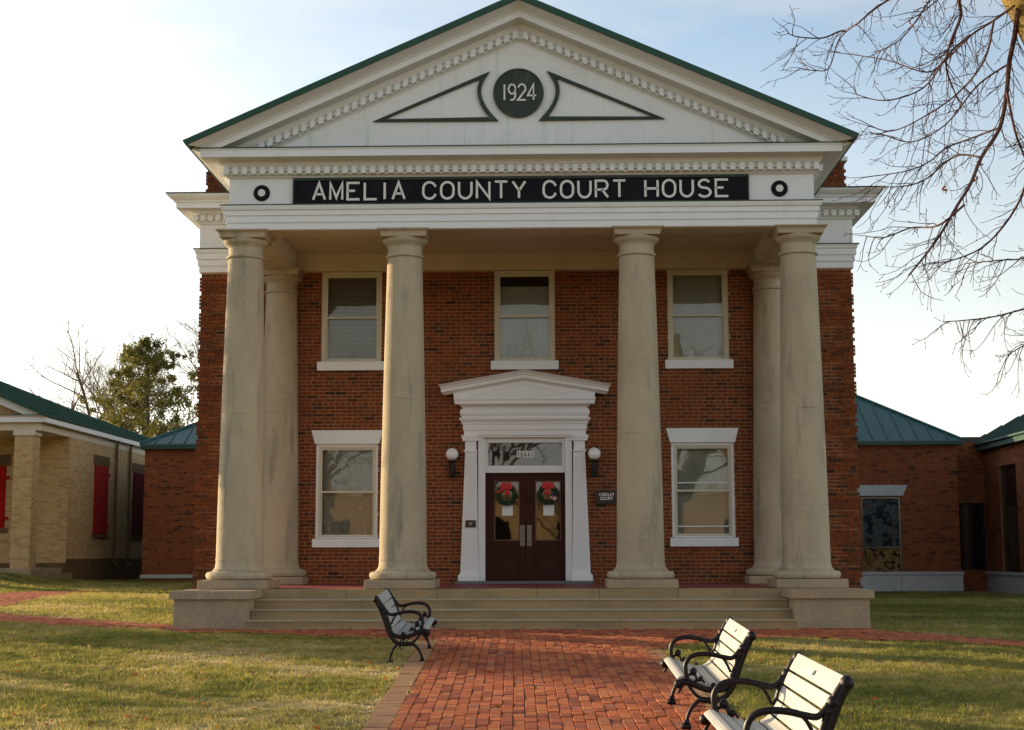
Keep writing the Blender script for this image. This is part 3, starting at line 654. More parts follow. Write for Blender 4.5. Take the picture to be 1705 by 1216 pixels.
# ---- windows
def window(cx, hw, z0, z1, sill, lintel, kind, Y=D, root=CH, blind='blind', extra=()):
    f = .045; y0 = Y+.055
    w = part('window', MB().box(cx-hw, cx-hw+f, y0-.03, y0+.10, z0, z1).box(cx+hw-f, cx+hw, y0-.03, y0+.10, z0, z1).box(cx-hw+f, cx+hw-f, y0-.03, y0+.10, z1-f, z1).box(cx-hw+f, cx+hw-f, y0-.028, y0+.10, z0, z0+f*.8), 'whitedoor' if kind else 'framepaint', root)
    g = f+.012; a, b = cx-hw+g, cx+hw-g; zm = z0+(z1-z0)*.485
    part('inner_frame', MB().box(cx-hw+f, a+.022, y0-.012, y0+.08, z0+.03, z1-f).box(b-.022, cx+hw-f, y0-.012, y0+.08, z0+.03, z1-f).box(a+.022, b-.022, y0-.012, y0+.08, z1-f-.03, z1-f), 'framepaint', w)
    for (lo, hi, yy) in ((zm, z1-f-.031, y0+.005), (z0+.04, zm+.035, y0+.038)):
        s_ = .03
        part('sash', MB().box(a+.022, a+.022+s_, yy, yy+.028, lo, hi).box(b-.022-s_, b-.022, yy, yy+.028, lo, hi).box(a+.022+s_, b-.022-s_, yy, yy+.028, hi-s_, hi).box(a+.022+s_, b-.022-s_, yy, yy+.028, lo, lo+s_*1.15), 'framepaint', w)
        part('pane', MB().quad((a+.03, yy+.014, lo+.01), (b-.03, yy+.014, lo+.01), (b-.03, yy+.014, hi-.01), (a+.03, yy+.014, hi-.01)), 'glass', w)
    part('jamb_lining', MB().box(cx-hw, cx-hw+.02, y0+.101, y0+.245, z0, z1).box(cx+hw-.02, cx+hw, y0+.101, y0+.245, z0, z1).box(cx-hw, cx+hw, y0+.101, y0+.245, z1-.02, z1+.002).box(cx-hw, cx+hw, y0+.101, y0+.245, z0-.002, z0+.02), 'framepaint', w)
    yb = y0+.15
    if blind == 'blind':
        sl = MB(); z = z0+.06
        while z < z1-.06: sl.quad((a, yb, z), (b, yb, z), (b, yb+.021, z+.016), (a, yb+.021, z+.016)); z += .0255
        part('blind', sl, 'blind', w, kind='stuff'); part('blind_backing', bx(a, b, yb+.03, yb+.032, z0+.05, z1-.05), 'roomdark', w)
    elif blind == 'shade': part('roller_shade', bx(a, b, yb, yb+.004, z0+.05, z1-.05), 'shade', w)
    elif blind == 'curtain':
        part('curtain', bx(a, b, yb, yb+.004, z0+.04, zm+.10), 'curtain', w); part('roller_shade', bx(a, b, yb+.01, yb+.014, zm+.05, z1-.27), 'shade', w)
    elif blind == 'plastic': part('curtain', bx(a, b, yb, yb+.004, z0+.05, z1-.05), 'plastic', w)
    for z in extra: part('storm_rail', bx(a+.052, b-.052, y0-.008, y0+.004, z, z+.02), 'whitedoor', w)
    sh, s0 = sill; part('sill', bx(cx-sh, cx+sh, Y-.075, Y+.02, s0, z0), 'white', w, bevel=.006)
    if lintel:
        hb, ht, zt = lintel
        part('lintel', MB().prism([(cx-hb, z1+.002), (cx+hb, z1+.002), (cx+ht, zt), (cx-ht, zt)], Y-.025, Y+.04), 'white', w)
for (c, h, a, b), bl in zip(UPW, ('blind', 'curtain', 'shade')): window(c, h, a, b-.002, (.627, 3.925), None, 0, blind=bl)
window(-3.29, .575, .82, 2.56, (.62, .662), (.595, .665, 2.815), 1, blind='plastic')
window(3.26, .575, .82, 2.56, (.62, .662), (.595, .665, 2.825), 1, blind='shade', extra=(1.815, 1.02))

# ---- door case
DS = part('door_surround', MB(), None, CH) if False else None
db = MB()
for s in (-1, 1):
    # tapered pilaster
    xi = s*.862; pts = [(s*.862, .17), (s*1.185, .17), (s*1.10, 2.40), (s*.885, 2.40)]
    db.prism(pts if s > 0 else pts[::-1], D-.115, D-.01)
    a, b = sorted((s*.845, s*1.225)); db.box(a, b, D-.155, D-.01, .051, .15); pts = [(s*.845, .15), (s*1.225, .15), (s*1.188, .185), (s*.86, .185)]; db.prism(pts if s > 0 else pts[::-1], D-.14, D-.01)
    a, b = sorted((s*.875, s*1.125)); db.box(a, b, D-.14, D-.01, 2.40, 2.43)
    a, b = sorted((s*.895, s*1.10)); db.box(a, b, D-.112, D-.01, 2.43, 2.60)
    a, b = sorted((s*.865, s*1.15)); db.box(a, b, D-.15, D-.01, 2.60, 2.655); a, b = sorted((s*.855, s*1.165)); db.box(a, b, D-.165, D-.01, 2.655, 2.70)
    a, b = sorted((s*.735, s*.862)); db.box(a, b, D-.06, D+.20, .051, 2.66)
    a, b = sorted((s*.79, s*.90)); db.box(a, b, D-.085, D-.061, 2.60, 2.72)
db.box(-.82, .82, D-.09, D+.10, 2.665, 2.72)
SUR = part('door_surround', db, 'whitedoor', CH)
for s in (-1, 1):
    for k in range(6):
        t = (k+.5)/6; xb = s*(.90+t*.25); xt = s*(.905+t*.175)
        pts = [(xb-.011, .30), (xb+.011, .30), (xt+.009, 2.30), (xt-.009, 2.30)]; part('flute', MB().prism(pts, D-.121, D-.116), 'whitedoor', SUR)
def cornerbox(prof_, hx, yf=D): return MB().sweepU(prof_, hx, yf, D-.01)
en = cornerbox([(0, 2.701), (.12-.0, 2.701), (.12, 2.80), (.14, 2.80), (.14, 2.90), (.155, 2.905), (.165, 2.95), (.20, 2.985), (.205, 3.02), (.16, 3.03), (.16, 3.05), (.185, 3.075), (.195, 3.11), (.19, 3.15), (.165, 3.185), (.14, 3.19), (.15, 3.215), (.20, 3.25), (.20, 3.262), (.285, 3.265), (.285, 3.33), (.30, 3.34), (.30, 3.385), (.0, 3.39)], 1.0)
part('door_entablature', en, 'whitedoor', SUR)
pd = MB().prism([(-1.30, 3.39), (1.28, 3.39), (1.30, 3.50), (0, 3.80), (-1.32, 3.50)], D-.20, D-.01)
part('door_tympanum', pd, 'whitedoor', SUR)
part('tympanum_panel', MB().ribbon([(-.86, .0), (.86, .0), (0, .20)], .014, V((0, D-.201, 3.44)), UX, UZ, NF, .012, closed=True), 'whitedoor', SUR)
rk = MB(); T0, S0 = 3.885, .172
pp = [(.20, -.19), (.215, -.175), (.27, -.15), (.30, -.14), (.30, -.085), (.325, -.07), (.33, -.05), (.38, -.015), (.40, 0), (0, .015)]
for s in (-1, 1):
    xe = s*1.58
    for (p0, d0), (p1, d1) in zip(pp, pp[1:]):
        ex = lambda p_: s*(1.40+.45*p_)
        a = (0, D-p0, T0+d0); b = (ex(p0), D-p0, T0+d0-S0*abs(ex(p0))); c = (ex(p1), D-p1, T0+d1-S0*abs(ex(p1))); d_ = (0, D-p1, T0+d1)
        rk.quad(*((a, b, c, d_) if s < 0 else (d_, c, b, a)))
    ring = [(s*(1.40+.45*p_), D-p_, T0+d-S0*(1.40+.45*p_)) for p_, d in pp]
    for q0, q1 in zip(ring, ring[1:]):
        o0 = (q0[0], D-.01, q0[2]); o1 = (q1[0], D-.01, q1[2]); rk.quad(*((q0, o0, o1, q1) if s < 0 else (q1, o1, o0, q0)))
part('door_raking_cornice', rk, 'whitedoor', SUR)
# transom
tr = part('transom', MB().box(-.734, .73, D+.02, D+.11, 2.02, 2.15).box(-.734, -.685, D+.02, D+.11, 2.15, 2.66).box(.68, .73, D+.02, D+.11, 2.15, 2.66).box(-.685, .68, D+.02, D+.11, 2.575, 2.66), 'whitedoor', SUR)
part('pane', MB().quad((-.69, D+.07, 2.14), (.69, D+.07, 2.14), (.69, D+.07, 2.58), (-.69, D+.07, 2.58)), 'doorglass', tr)
for k, c in enumerate('16441'):
    x = -.155+k*.064
    pl = part('number_tile', bx(x, x+.062, D+.058, D+.062, 2.30, 2.425), 'letterwhite', tr)
    g = GL[c]; mb = MB()
    for st in g: mb.ribbon([(a*.034 if c != '1' else .017, b*.098) for a, b in st], .0125, V((x+.014, D+.0575, 2.313)), UX, UZ, NF, .002)
    part('numeral', mb, 'signblack', pl)
# doors
for s in (-1, 1):
    a, b = (-.732, -.003) if s < 0 else (.001, .728)
    ga, gb = (-.565, -.115) if s < 0 else (.19, .645); y0, y1 = D+.09, D+.13
    dr = part('door', MB().box(a, ga, y0, y1, .055, 2.017).box(gb, b, y0, y1, .055, 2.017).box(ga, gb, y0, y1, 1.86, 2.017).box(ga, gb, y0, y1, .055, .785), 'doorwood', CH)
    part('pane', MB().quad((ga, y0+.02, .785), (gb, y0+.02, .785), (gb, y0+.02, 1.86), (ga, y0+.02, 1.86)), 'doorglass', dr)
    part('pane_bead', MB().ribbon([(ga, .785), (gb, .785), (gb, 1.86), (ga, 1.86)], .022, V((0, y0, 0)), UX, UZ, NF, .012, closed=True), 'doorframe', dr)
    for z0, z1 in ((.60, .70), (.16, .55)): part('panel_moulding', MB().ribbon([(ga, z0), (gb, z0), (gb, z1), (ga, z1)], .022, V((0, y0, 0)), UX, UZ, NF, .012, closed=True), 'doorwood', dr)
    hx_ = -.035 if s < 0 else .04
    pa = (-.10, -.012) if s < 0 else (.03, .115)
    h_ = part('push_plate', bx(pa[0], pa[1], y0-.006, y0-.001, .68, 1.06), 'steelplate', dr)
    mx_ = (pa[0]+pa[1])/2
    part('handle', MB().tube([(mx_, y0-.006, .76), (mx_, y0-.05, .78), (mx_, y0-.05, .96), (mx_, y0-.006, .98)], .009, 6), 'steelplate', h_)

# ---- things fixed to or hung on the front
def lamp(x, label):
    t = thing('wall_lamp', (x, D, 2.0), label, 'wall lamp', 'globe lamps beside the door')
    y = D-.17
    prof_ = [(.114*math.cos(R(a)), 2.352+.114*math.sin(R(a))) for a in range(-66, 91, 12)]
    g = part('globe', MB().lathe([(max(r, .002), z) for r, z in prof_], x, y, 28), 'globe', t); smooth_angle(g, 60)
    b = part('bracket', MB().lathe([(.085, 2.235), (.08, 2.21), (.05, 2.19), (.055, 2.12), (.045, 2.0), (.035, 1.95), (.02, 1.93)][::-1], x, y, 12), 'blackiron', t)
    part('wall_plate', MB().box(x-.05, x+.05, D-.03, D-.012, 1.93, 2.14), 'blackiron', b); part('arm', MB().tube([(x, y, 1.97), (x, D-.09, 1.95), (x, D-.02, 2.03)], .018, 8), 'blackiron', b)
lamp(-1.335, 'white globe wall lamp on black bracket, on the brick left of the door')
lamp(1.27, 'white globe wall lamp on black bracket above the circuit court sign')
t = thing('court_sign', (1.47, D, 1.55), 'small dark sign lettered CIRCUIT COURT on the brick wall right of the door', 'sign')
part('board', bx(1.275, 1.70, D-.045, D-.012, 1.44, 1.69), 'signbrown', t, bevel=.004)
write('CIRCUIT', t, 1.36, 1.63, 1.585, .048, D-.046, .012, .25, 0, 'letterwhite', depth=.003); write('COURT', t, 1.38, 1.61, 1.515, .048, D-.046, .012, .25, 0, 'letterwhite', depth=.003)
t = thing('plaque', (-1.0, D-.13, 1.09), 'tiny dark brown plaque on the white pilaster left of the door', 'plaque')
part('plate', bx(-1.09, -.90, D-.145, D-.128, 1.02, 1.15), 'signbrown', t, bevel=.004)
mk = MB()
for k, (a, b) in enumerate(((-1.035, -.96), (-1.03, -.965), (-1.02, -.975))): mk.box(a, b, D-.1475, D-.1455, 1.098-k*.018, 1.105-k*.018)
part('worn_lines', mk, 'plaquetext', t)
def wreath(x, z, label, flag):
    t = thing('wreath', (x, D, z), label, 'wreath', 'door wreaths'); y = D+.045
    g = MB(); rr = random.Random(int(x*100))
    for k in range(900):
        a = rr.uniform(0, 2*math.pi); q = rr.uniform(0, 2*math.pi); r_ = .145+.05*math.cos(q)*rr.uniform(.4, 1); yy = y-.02-.04*math.sin(q)*rr.uniform(.3, 1)
        c = V((x+r_*math.cos(a), yy, z+r_*math.sin(a))); d = (V((math.cos(a+rr.uniform(-1.4, 1.4)), rr.uniform(-.8, .2), math.sin(a+rr.uniform(-1.4, 1.4))))).normalized()*rr.uniform(.025, .05)
        n_ = d.cross(V((rr.uniform(-1, 1), rr.uniform(-1, 1), rr.uniform(-1, 1)))).normalized()*.006
        g.quad(c-n_, c+n_, c+d)
    g.tube([(x+.15*math.cos(2*math.pi*k/20), y-.015, z+.15*math.sin(2*math.pi*k/20)) for k in range(21)], .028, 6)
    part('greenery', g, 'wreathgreen', t)
    bz = z+.15; b = MB()
    for s in (-1, 1):
        b.ribbon([(0, 0), (s*.05, .045), (s*.085, .03), (s*.08, -.02), (s*.03, -.02)], .05, V((x, y-.07, bz)), UX, UZ, NF, .02, closed=True)
        b.ribbon([(0, 0), (s*.03, .06), (s*.055, .055), (s*.045, .01)], .04, V((x, y-.09, bz)), UX, UZ, NF, .02, closed=True)
        b.ribbon([(0, 0), (s*.02+(.015 if x < 0 else -.03), -.08), (s*.03, -.15)], .035, V((x, y-.075, bz)), UX, UZ, NF, .006)
    if x < 0: b.ribbon([(0, 0), (-.09, -.06), (-.17, -.11)], .035, V((x, y-.075, bz)), UX, UZ, NF, .006)
    b.box(x-.022, x+.022, y-.115, y-.085, bz-.022, bz+.022)
    part('bow', b, 'bowred', t)
    if flag:
        U_ = V((.80, 0, -.6)); V_ = V((.6, 0, .8)); O_ = V((x+.035, y-.10, z-.06))
        f = MB(); f.quad(*[O_+U_*a*.11+V_*b_*.075 for a, b_ in ((0, 0), (1, 0), (1, 1), (0, 1))]); fo = part('flag', f, 'flagwhite', t)
        st = MB()
        for k in range(0, 7, 2): st.quad(*[O_+V((0, -.001, 0))+U_*a*.11+V_*b_*.075 for a, b_ in ((0, k/7), (1, k/7), (1, (k+1)/7), (0, (k+1)/7))])
        part('stripes', st, 'flagred', fo)
        part('canton', MB().quad(*[O_+V((0, -.002, 0))+U_*a*.11+V_*b_*.075 for a, b_ in ((0, .45), (.42, .45), (.42, 1), (0, 1))]), 'flagblue', fo)
wreath(-.345, 1.61, 'round green wreath with a red bow trailing left, on the left door leaf', 0)
wreath(.42, 1.62, 'round green wreath with a red bow and a tiny flag, on the right door leaf', 1)
for x, lb in ((-.33, 'white paper notice on the glass below the left wreath'), (.43, 'white paper notice on the glass below the wreath with the tiny flag')):
    tag(part('paper_notice', bx(x-.10, x+.10, D+.10, D+.103, 1.235, 1.43), 'paper', None), lb, 'notice', 'notices on the door glass')

# ================================================================== side wings (red brick, standing-seam roofs)
def hiproof(root, xc, sgn, xin, ye, z0, slope, depth, m, step=.46):
    """front slope of a hipped roof made of separate pans; xc = outer eaves corner, sgn = direction towards the inside"""
    x = 0; tot = abs(xin-xc)
    f = lambda u, t: (xc+sgn*u, ye+t, z0+slope*t)
    while x < tot:
        a, b = x, min(x+step, tot); ta, tb = min(a, depth), min(b, depth)
        q = [f(a, 0), f(b, 0), f(b, tb), f(a, ta)] if ta > 0 else [f(a, 0), f(b, 0), f(b, tb)]
        if sgn < 0: q = q[::-1]
        pn = part('roof_panel', MB().quad(*q), m, root)
        if ta > .05:
            p, r_ = V(f(a, 0)), V(f(a, ta)); n_ = V((0, -slope, 1)).normalized()*.035; w = V((.014, 0, 0))
            part('seam', MB().quad(p-w, p-w+n_, r_-w+n_, r_-w).quad(p-w+n_, p+w+n_, r_+w+n_, r_-w+n_).quad(p+w+n_, p+w, r_+w, r_+w+n_).quad(p-w, p+w, p+w+n_, p-w+n_), m, pn)
        x = b
    # end slope, back slope and hip cap
    A = V(f(0, 0)); B_ = V(f(depth, depth)); Cc = V((xc, ye+2*depth, z0)); q = [A, B_, Cc]
    part('end_slope', MB().quad(*(q if sgn < 0 else q[::-1])).quad(*[B_, V(f(tot, depth)), V((xc+sgn*tot, ye+2*depth, z0)), Cc][::sgn]), m, root)
    part('hip_cap', MB().tube([A+V((0, 0, .02)), B_+V((0, 0, .04)), V(f(tot, depth))+V((0, 0, .04))], .045, 6), m, root)
AR = thing('brick_annex', (11, 22.6, -.6), 'low red brick wing with teal metal roof and white stone base, right of the columns', 'annex')
YA = 22.6
brickwall(AR, (6.0, YA, 0), (1, 0, 0), (0, -1, 0), 7.04, -.80, 3.86, [(4.05, 5.26, -.04, 2.27)], 'annexbrick', 'annexmortar', 300, prio=lambda x, z: -(x > 3.9)*50+abs(z-1.8), proud=.003, header=6)
part('side_wall', MB().box(12.78, 13.04, YA+.252, YA+6, -.8, 3.86), 'annexbrick_attr', AR)
for a, b in ((6.0, 11.20), (11.205, 13.085)):
    pl_ = part('plinth_stone', bx(a, b, YA-.06, YA-.012, -.645, -.135), 'limestone', AR, bevel=.006); part('plinth_cap', bx(a-.0, b+.02, YA-.095, YA-.012, -.133, -.04), 'limestone', pl_, bevel=.008)
part('fascia', MB().box(6.0, 13.20, YA-.20, YA-.17, 3.86, 3.985).box(6.0, 13.20, YA-.168, YA+.02, 3.862, 3.875).box(13.17, 13.20, YA-.168, YA+6, 3.86, 3.985), 'wingroof', AR)
part('gutter_edge', bx(6.0, 13.23, YA-.235, YA-.201, 3.95, 3.99), 'annexroof', AR)
hiproof(AR, 13.21, -1, 6.0, YA-.22, 3.99, .61, 3.1, 'annexroof')
aw = part('window', MB().box(10.03, 10.10, YA+.02, YA+.12, -.04, 2.265).box(11.19, 11.26, YA+.02, YA+.12, -.04, 2.265).box(10.10, 11.19, YA+.02, YA+.12, .68, .73).box(10.10, 11.19, YA+.02, YA+.12, 2.20, 2.265), 'darkglassy', AR)
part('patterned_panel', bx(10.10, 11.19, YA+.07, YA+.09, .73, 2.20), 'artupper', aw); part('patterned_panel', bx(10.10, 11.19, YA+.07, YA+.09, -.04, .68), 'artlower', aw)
part('lintel', MB().prism([(9.95, 2.29), (11.335, 2.29), (11.49, 2.62), (9.95, 2.62)], YA-.04, YA+.06), 'limestone', aw, bevel=.004)
# wing further right with tall windows, and the recessed link with a dark doorway
WG = thing('brick_wing', (15, 22, -.6), 'red brick wing at the right edge with dark green roof and tall dark windows', 'building')
YR = 23.6
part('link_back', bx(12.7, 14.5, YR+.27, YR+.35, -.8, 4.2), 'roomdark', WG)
brickwall(WG, (13.045, YR, 0), (1, 0, 0), (0, -1, 0), 1.16, -.80, 4.0, [(.16, 1.08, .0, 2.10)], 'annexbrick', 'annexmortar', 0, name='link_wall')
dr = part('doorway', MB().box(13.205, 13.25, YR+.05, YR+.15, 0, 2.09).box(14.07, 14.12, YR+.05, YR+.15, 0, 2.09).box(13.25, 14.07, YR+.05, YR+.15, 2.03, 2.09).box(13.64, 13.68, YR+.05, YR+.15, 0, 2.03), 'blackiron', WG)
part('pane', bx(13.25, 14.07, YR+.09, YR+.10, 0, 2.03), 'darkglassy', dr)
brickwall(WG, (14.15, YR-.005, 0), (0, -1, 0), (-1, 0, 0), 8.2, -.80, 3.72, [(1.55, 3.25, -.04, 3.16), (3.95, 5.65, -.04, 3.16), (6.3, 7.9, -.04, 3.16)], 'annexbrick', 'annexmortar', 200, prio=lambda x, z: abs(x-2.5)+abs(z-1.8)*.3, proud=.003)
for y0 in (1.55, 3.95, 6.3):
    a, b = YR-y0-1.68, YR-y0-.02
    w = part('tall_window', MB().box(14.22, 14.30, a, a+.06, -.04, 3.15).box(14.22, 14.30, b-.06, b, -.04, 3.15).box(14.22, 14.30, a+.06, b-.06, 3.08, 3.15).box(14.22, 14.30, a+.06, b-.06, 1.5, 1.55), 'darkglassy', WG)
    part('pane', bx(14.25, 14.26, a+.06, b-.06, -.04, 3.08), 'darkglassy', w)
pl_ = part('plinth_stone', bx(14.09, 14.138, 15.4, 23.55, -.66, -.135), 'limestone', WG); part('plinth_cap', bx(14.055, 14.138, 15.4, 23.55, -.133, -.04), 'limestone', pl_, bevel=.006)
part('fascia', MB().box(13.93, 13.96, 15.4, 25.0, 3.73, 3.93).box(13.961, 14.4, 15.4, 25.0, 3.735, 3.75), 'wingroof', WG)
wr = MB().quad((13.9, 25.05, 3.95), (13.9, 15, 3.95), (19, 15, 7.0), (19, 19.9, 7.0)).quad((13.9, 25.05, 3.95), (19, 19.9, 7.0), (24, 25.05, 3.95)).quad((19, 15, 7.0), (24, 15, 3.95), (24, 25.05, 3.95), (19, 19.9, 7.0)).quad((13.9, 25.05, 3.93), (24, 25.05, 3.93), (24, 15, 3.93), (13.9, 15, 3.93))
wr = part('roof', wr, 'wingroof', WG)
sm = MB(); y = 15.2
while y < 24.8:
    t = min(1, (25.05-y)/5.15); p = V((13.9, y, 3.955)); q = V((13.9+5.1*t, y, 3.955+3.05*t)); n_ = V((-.5, 0, .85))*.04; w = V((0, .014, 0))
    sm.quad(p-w, p-w+n_, q-w+n_, q-w).quad(p-w+n_, p+w+n_, q+w+n_, q-w+n_).quad(p+w+n_, p+w, q+w, q+w+n_).quad(p-w, p+w, p+w+n_, p-w+n_); y += .42
part('seams', sm, 'wingroof', wr, kind='stuff')
part('gutter', bx(13.84, 13.93, 15.3, 24.0, 3.90, 3.955), 'wingroof', WG)
part('end_wall', bx(14.16, 24, 15.0, 15.38, -.8, 3.92), 'annexbrick_attr', WG)
part('back_walls', MB().box(14.45, 24, 22.9, 23.3, -.8, 3.72).box(23.7, 24, 15, 22.89, -.8, 3.72), 'annexbrick_attr', WG)
AL = thing('brick_annex', (-10, 22.6, -.4), 'low red brick wing with teal metal roof, between the court house and the cream building', 'annex')
brickwall(AL, (-12.32, YA, 0), (1, 0, 0), (0, -1, 0), 6.3, -.80, 3.83, [], 'annexbrick', 'annexmortar', 300, prio=lambda x, z: (x > 1.75)*50+abs(z-1.8), proud=.003)
part('side_wall', MB().box(-12.32, -12.06, YA+.252, YA+13, -.8, 3.83).box(-12.05, -6.1, YA+12.7, YA+13, -.8, 3.83), 'annexbrick_attr', AL)
part('rear_roof', MB().box(-12.40, -6.1, YA+5.8, YA+13.2, 3.84, 3.98), 'annexroof', AL)
part('stone_band', bx(-12.36, -6.0, YA-.05, YA-.012, -.195, -.08), 'limestone', AL, bevel=.006)
part('fascia', MB().box(-12.42, -6.0, YA-.20, YA-.17, 3.83, 3.955).box(-12.42, -6.0, YA-.168, YA+.02, 3.832, 3.845).box(-12.42, -12.39, YA-.168, YA+6, 3.83, 3.955), 'wingroof', AL)
part('gutter_edge', bx(-12.44, -6.0, YA-.235, YA-.201, 3.93, 3.985), 'annexroof', AL)
hiproof(AL, -12.42, 1, -6.0, YA-.22, 3.985, .52, 3.0, 'annexroof')

# ================================================================== cream painted old building
OB = thing('old_office', (-18, 20.7, 0), 'low cream painted brick building with green metal roof, square pillars and red shutters', 'building')
XS = -14.10
brickwall(OB, (-22.6, 20.7, 0), (1, 0, 0), (0, -1, 0), 8.5, -.2, 4.10, [(5.7, 6.6, 1.33, 3.22)], 'cream', 'creammortar', 60, prio=lambda x, z: abs(x-8.1), proud=.005, header=0, name='front_wall')
brickwall(OB, (XS, 20.705, 0), (0, 1, 0), (1, 0, 0), 23.5, -.2, 4.10, [(2.50, 3.95, 1.18, 3.385), (6.9, 8.3, 1.18, 3.385)], 'cream', 'creammortar', 120, prio=lambda x, z: x, proud=.005, header=0, name='gable_wall')
part('base_course', MB().box(-22.6, XS+.03, 20.64, 20.685, -.4, .30).box(XS+.012, XS+.05, 20.64, 44, -.9, .42), 'basestone', OB)
part('back_wall', MB().box(-22.6, XS-.26, 43.9, 44.2, -.4, 4.1).box(-22.6, -22.3, 20.96, 43.89, -.4, 4.1), 'creammortar', OB)
def shutter(x0, x1, y0, y1, z0, z1, side, m='redshutter'):
    if side:
        s_ = part('shutter', bx(XS-.03, XS+.035, y0, y1, z0, z1), m, OB)
        for k in range(3): part('board', bx(XS+.036, XS+.05, y0+.02+(y1-y0-.03)*k/3, y0+(y1-y0-.03)*(k+1)/3, z0+.02, z1-.02), m, s_)
        for z in (z0+.25, z1-.3): part('hinge', bx(XS+.03, XS+.07, y1-.005, y1+.12, z, z+.09), m, s_); 
        part('lintel', bx(XS-.02, XS+.03, y0-.12, y1+.12, z1+.002, z1+.33), 'lintelstone', OB); part('sill', bx(XS-.02, XS+.07, y0-.1, y1+.1, z0-.11, z0-.002), 'lintelstone', OB)
    else:
        s_ = part('shutter', bx(x0, x1, 20.66, 20.72, z0, z1), m, OB)
        for k in range(3): part('board', bx(x0+.02+(x1-x0-.03)*k/3, x0+(x1-x0-.03)*(k+1)/3, 20.645, 20.659, z0+.02, z1-.02), m, s_)
        for z in (z0+.25, z1-.4): part('hinge', bx(x1-.02, x1+.12, 20.62, 20.66, z, z+.09), m, s_)
        part('lintel', bx(x0-.12, x1+.12, 20.655, 20.72, z1+.002, z1+.34), 'lintelstone', OB); part('sill', bx(x0-.1, x1+.1, 20.62, 20.72, z0-.12, z0-.002), 'lintelstone', OB)
shutter(-16.9, -16.0, 0, 0, 1.34, 3.21, 0); shutter(0, 0, 23.21, 24.65, 1.19, 3.38, 1); shutter(0, 0, 27.61, 29.0, 1.19, 3.38, 1, 'shuttershaded')
for x0 in (-14.83, -17.5, -20.1, -22.7):
    pr = part('pillar', bx(x0+.02, x0+.56, 18.02, 18.56, -.3, 4.07), 'creammortar', OB)
    if x0 > -18:
        for O_, U_, N_ in (((x0+.02, 18.015, 0), (1, 0, 0), (0, -1, 0)), ((x0+.562, 18.02, 0), (0, 1, 0), (1, 0, 0))):
            st = MB(); U_ = V(U_); N_ = V(N_); O_ = V(O_); c = 0; z = -.2
            while z < 3.86:
                x = -(.106 if c % 2 else 0)
                while x < .54:
                    a, b = max(x, 0), min(x+.203, .54); x += .2135
                    if b-a < .03: continue
                    i = len(st.v)
                    for h in (0, .006):
                        for p, q in ((a, z), (b, z), (b, z+.058), (a, z+.058)): st.v.append(tuple(O_+U_*p+UZ*q+N_*h))
                    st.f += [tuple(i+k for k in f) for f in ((4, 5, 6, 7), (0, 1, 5, 4), (1, 2, 6, 5), (2, 3, 7, 6), (3, 0, 4, 7))]; st.a += [random.random()]*5
                z += .0677; c += 1
            part('brickwork', st, 'cream_attr', pr, kind='stuff')
    part('pillar_cap', bx(x0-.02, x0+.60, 17.98, 18.60, 3.92, 4.068), 'offwhite', pr, bevel=.01)
part('porch_slab', bx(-23, -14.2, 18.0, 20.64, -.4, .16), 'concrete', OB, bevel=.01)
part('porch_step', bx(-14.19, -13.85, 19.4, 20.6, -.4, .02), 'stepstone', OB)
sb = MB()
for (p0, z0), (p1, z1) in zip([(0, 4.07), (0, 4.285), (.12, 4.29), (.16, 4.30), (.16, 4.42), (.20, 4.48)], [(0, 4.285), (.12, 4.29), (.16, 4.30), (.16, 4.42), (.20, 4.48)]):
    ring = lambda p, z: [(-23.2, 18.06-p, z), (XS+.02+p, 18.06-p, z), (XS+.02+p, 44.2, z)]
    a, b = ring(p0, z0), ring(p1, z1); sb.quad(a[0], a[1], b[1], b[0]).quad(a[1], a[2], b[2], b[1])
sb.quad((-23.2, 18.06, 4.07), (-23.2, 44, 4.07), (XS+.02, 44, 4.07), (XS+.02, 18.06, 4.07))
part('eaves_cornice', sb, 'offwhite', OB)
part('white_fascia', MB().box(-23.2, XS+.185, 17.88, 17.898, 4.29, 4.425).box(XS+.182, XS+.20, 17.9, 44.2, 4.29, 4.425), 'white', OB)
part('pediment', MB().prism([(-22.6, 4.52), (XS, 4.52), (-18.35, 6.20)], 18.2, 18.3).prism([(-22.6, 4.50), (XS-.1, 4.50), (-18.35, 4.51)], 17.9, 17.95), 'creammortar', OB)
part('raking_cornice', MB().prism([(XS+.12, 4.50), (XS+.14, 4.535), (-18.35, 6.34), (-18.35, 6.10), (XS-.42, 4.50)], 17.92, 18.2), 'white', OB)
part('pediment_flashing', bx(-23, XS+.1, 17.86, 18.2, 4.49, 4.502), 'greenroof', OB)
rd = [(17.7, 6.45), (26, 6.42), (34.5, 6.16), (44.4, 5.82)]
ro = MB()
for (y0, z0), (y1, z1) in zip(rd, rd[1:]):
    ro.quad((-13.86, y0, 4.50), (-13.86, y1, 4.50), (-18.35, y1, z1), (-18.35, y0, z0)).quad((-18.35, y0, z0), (-18.35, y1, z1), (-22.9, y1, 4.5), (-22.9, y0, 4.5))
    ro.quad((-13.86, y0, 4.46), (-18.35, y0, z0-.05), (-18.35, y1, z1-.05), (-13.86, y1, 4.46))
ro.quad((-13.86, 17.7, 4.50), (-18.35, 17.7, 6.45), (-18.35, 17.7, 6.37), (-13.88, 17.7, 4.44)).quad((-13.86, 17.7, 4.50), (-13.88, 17.7, 4.44), (-13.88, 44.4, 4.44), (-13.86, 44.4, 4.50))
ro = part('roof', ro, 'greenroof', OB)
sm = MB(); y = 17.72
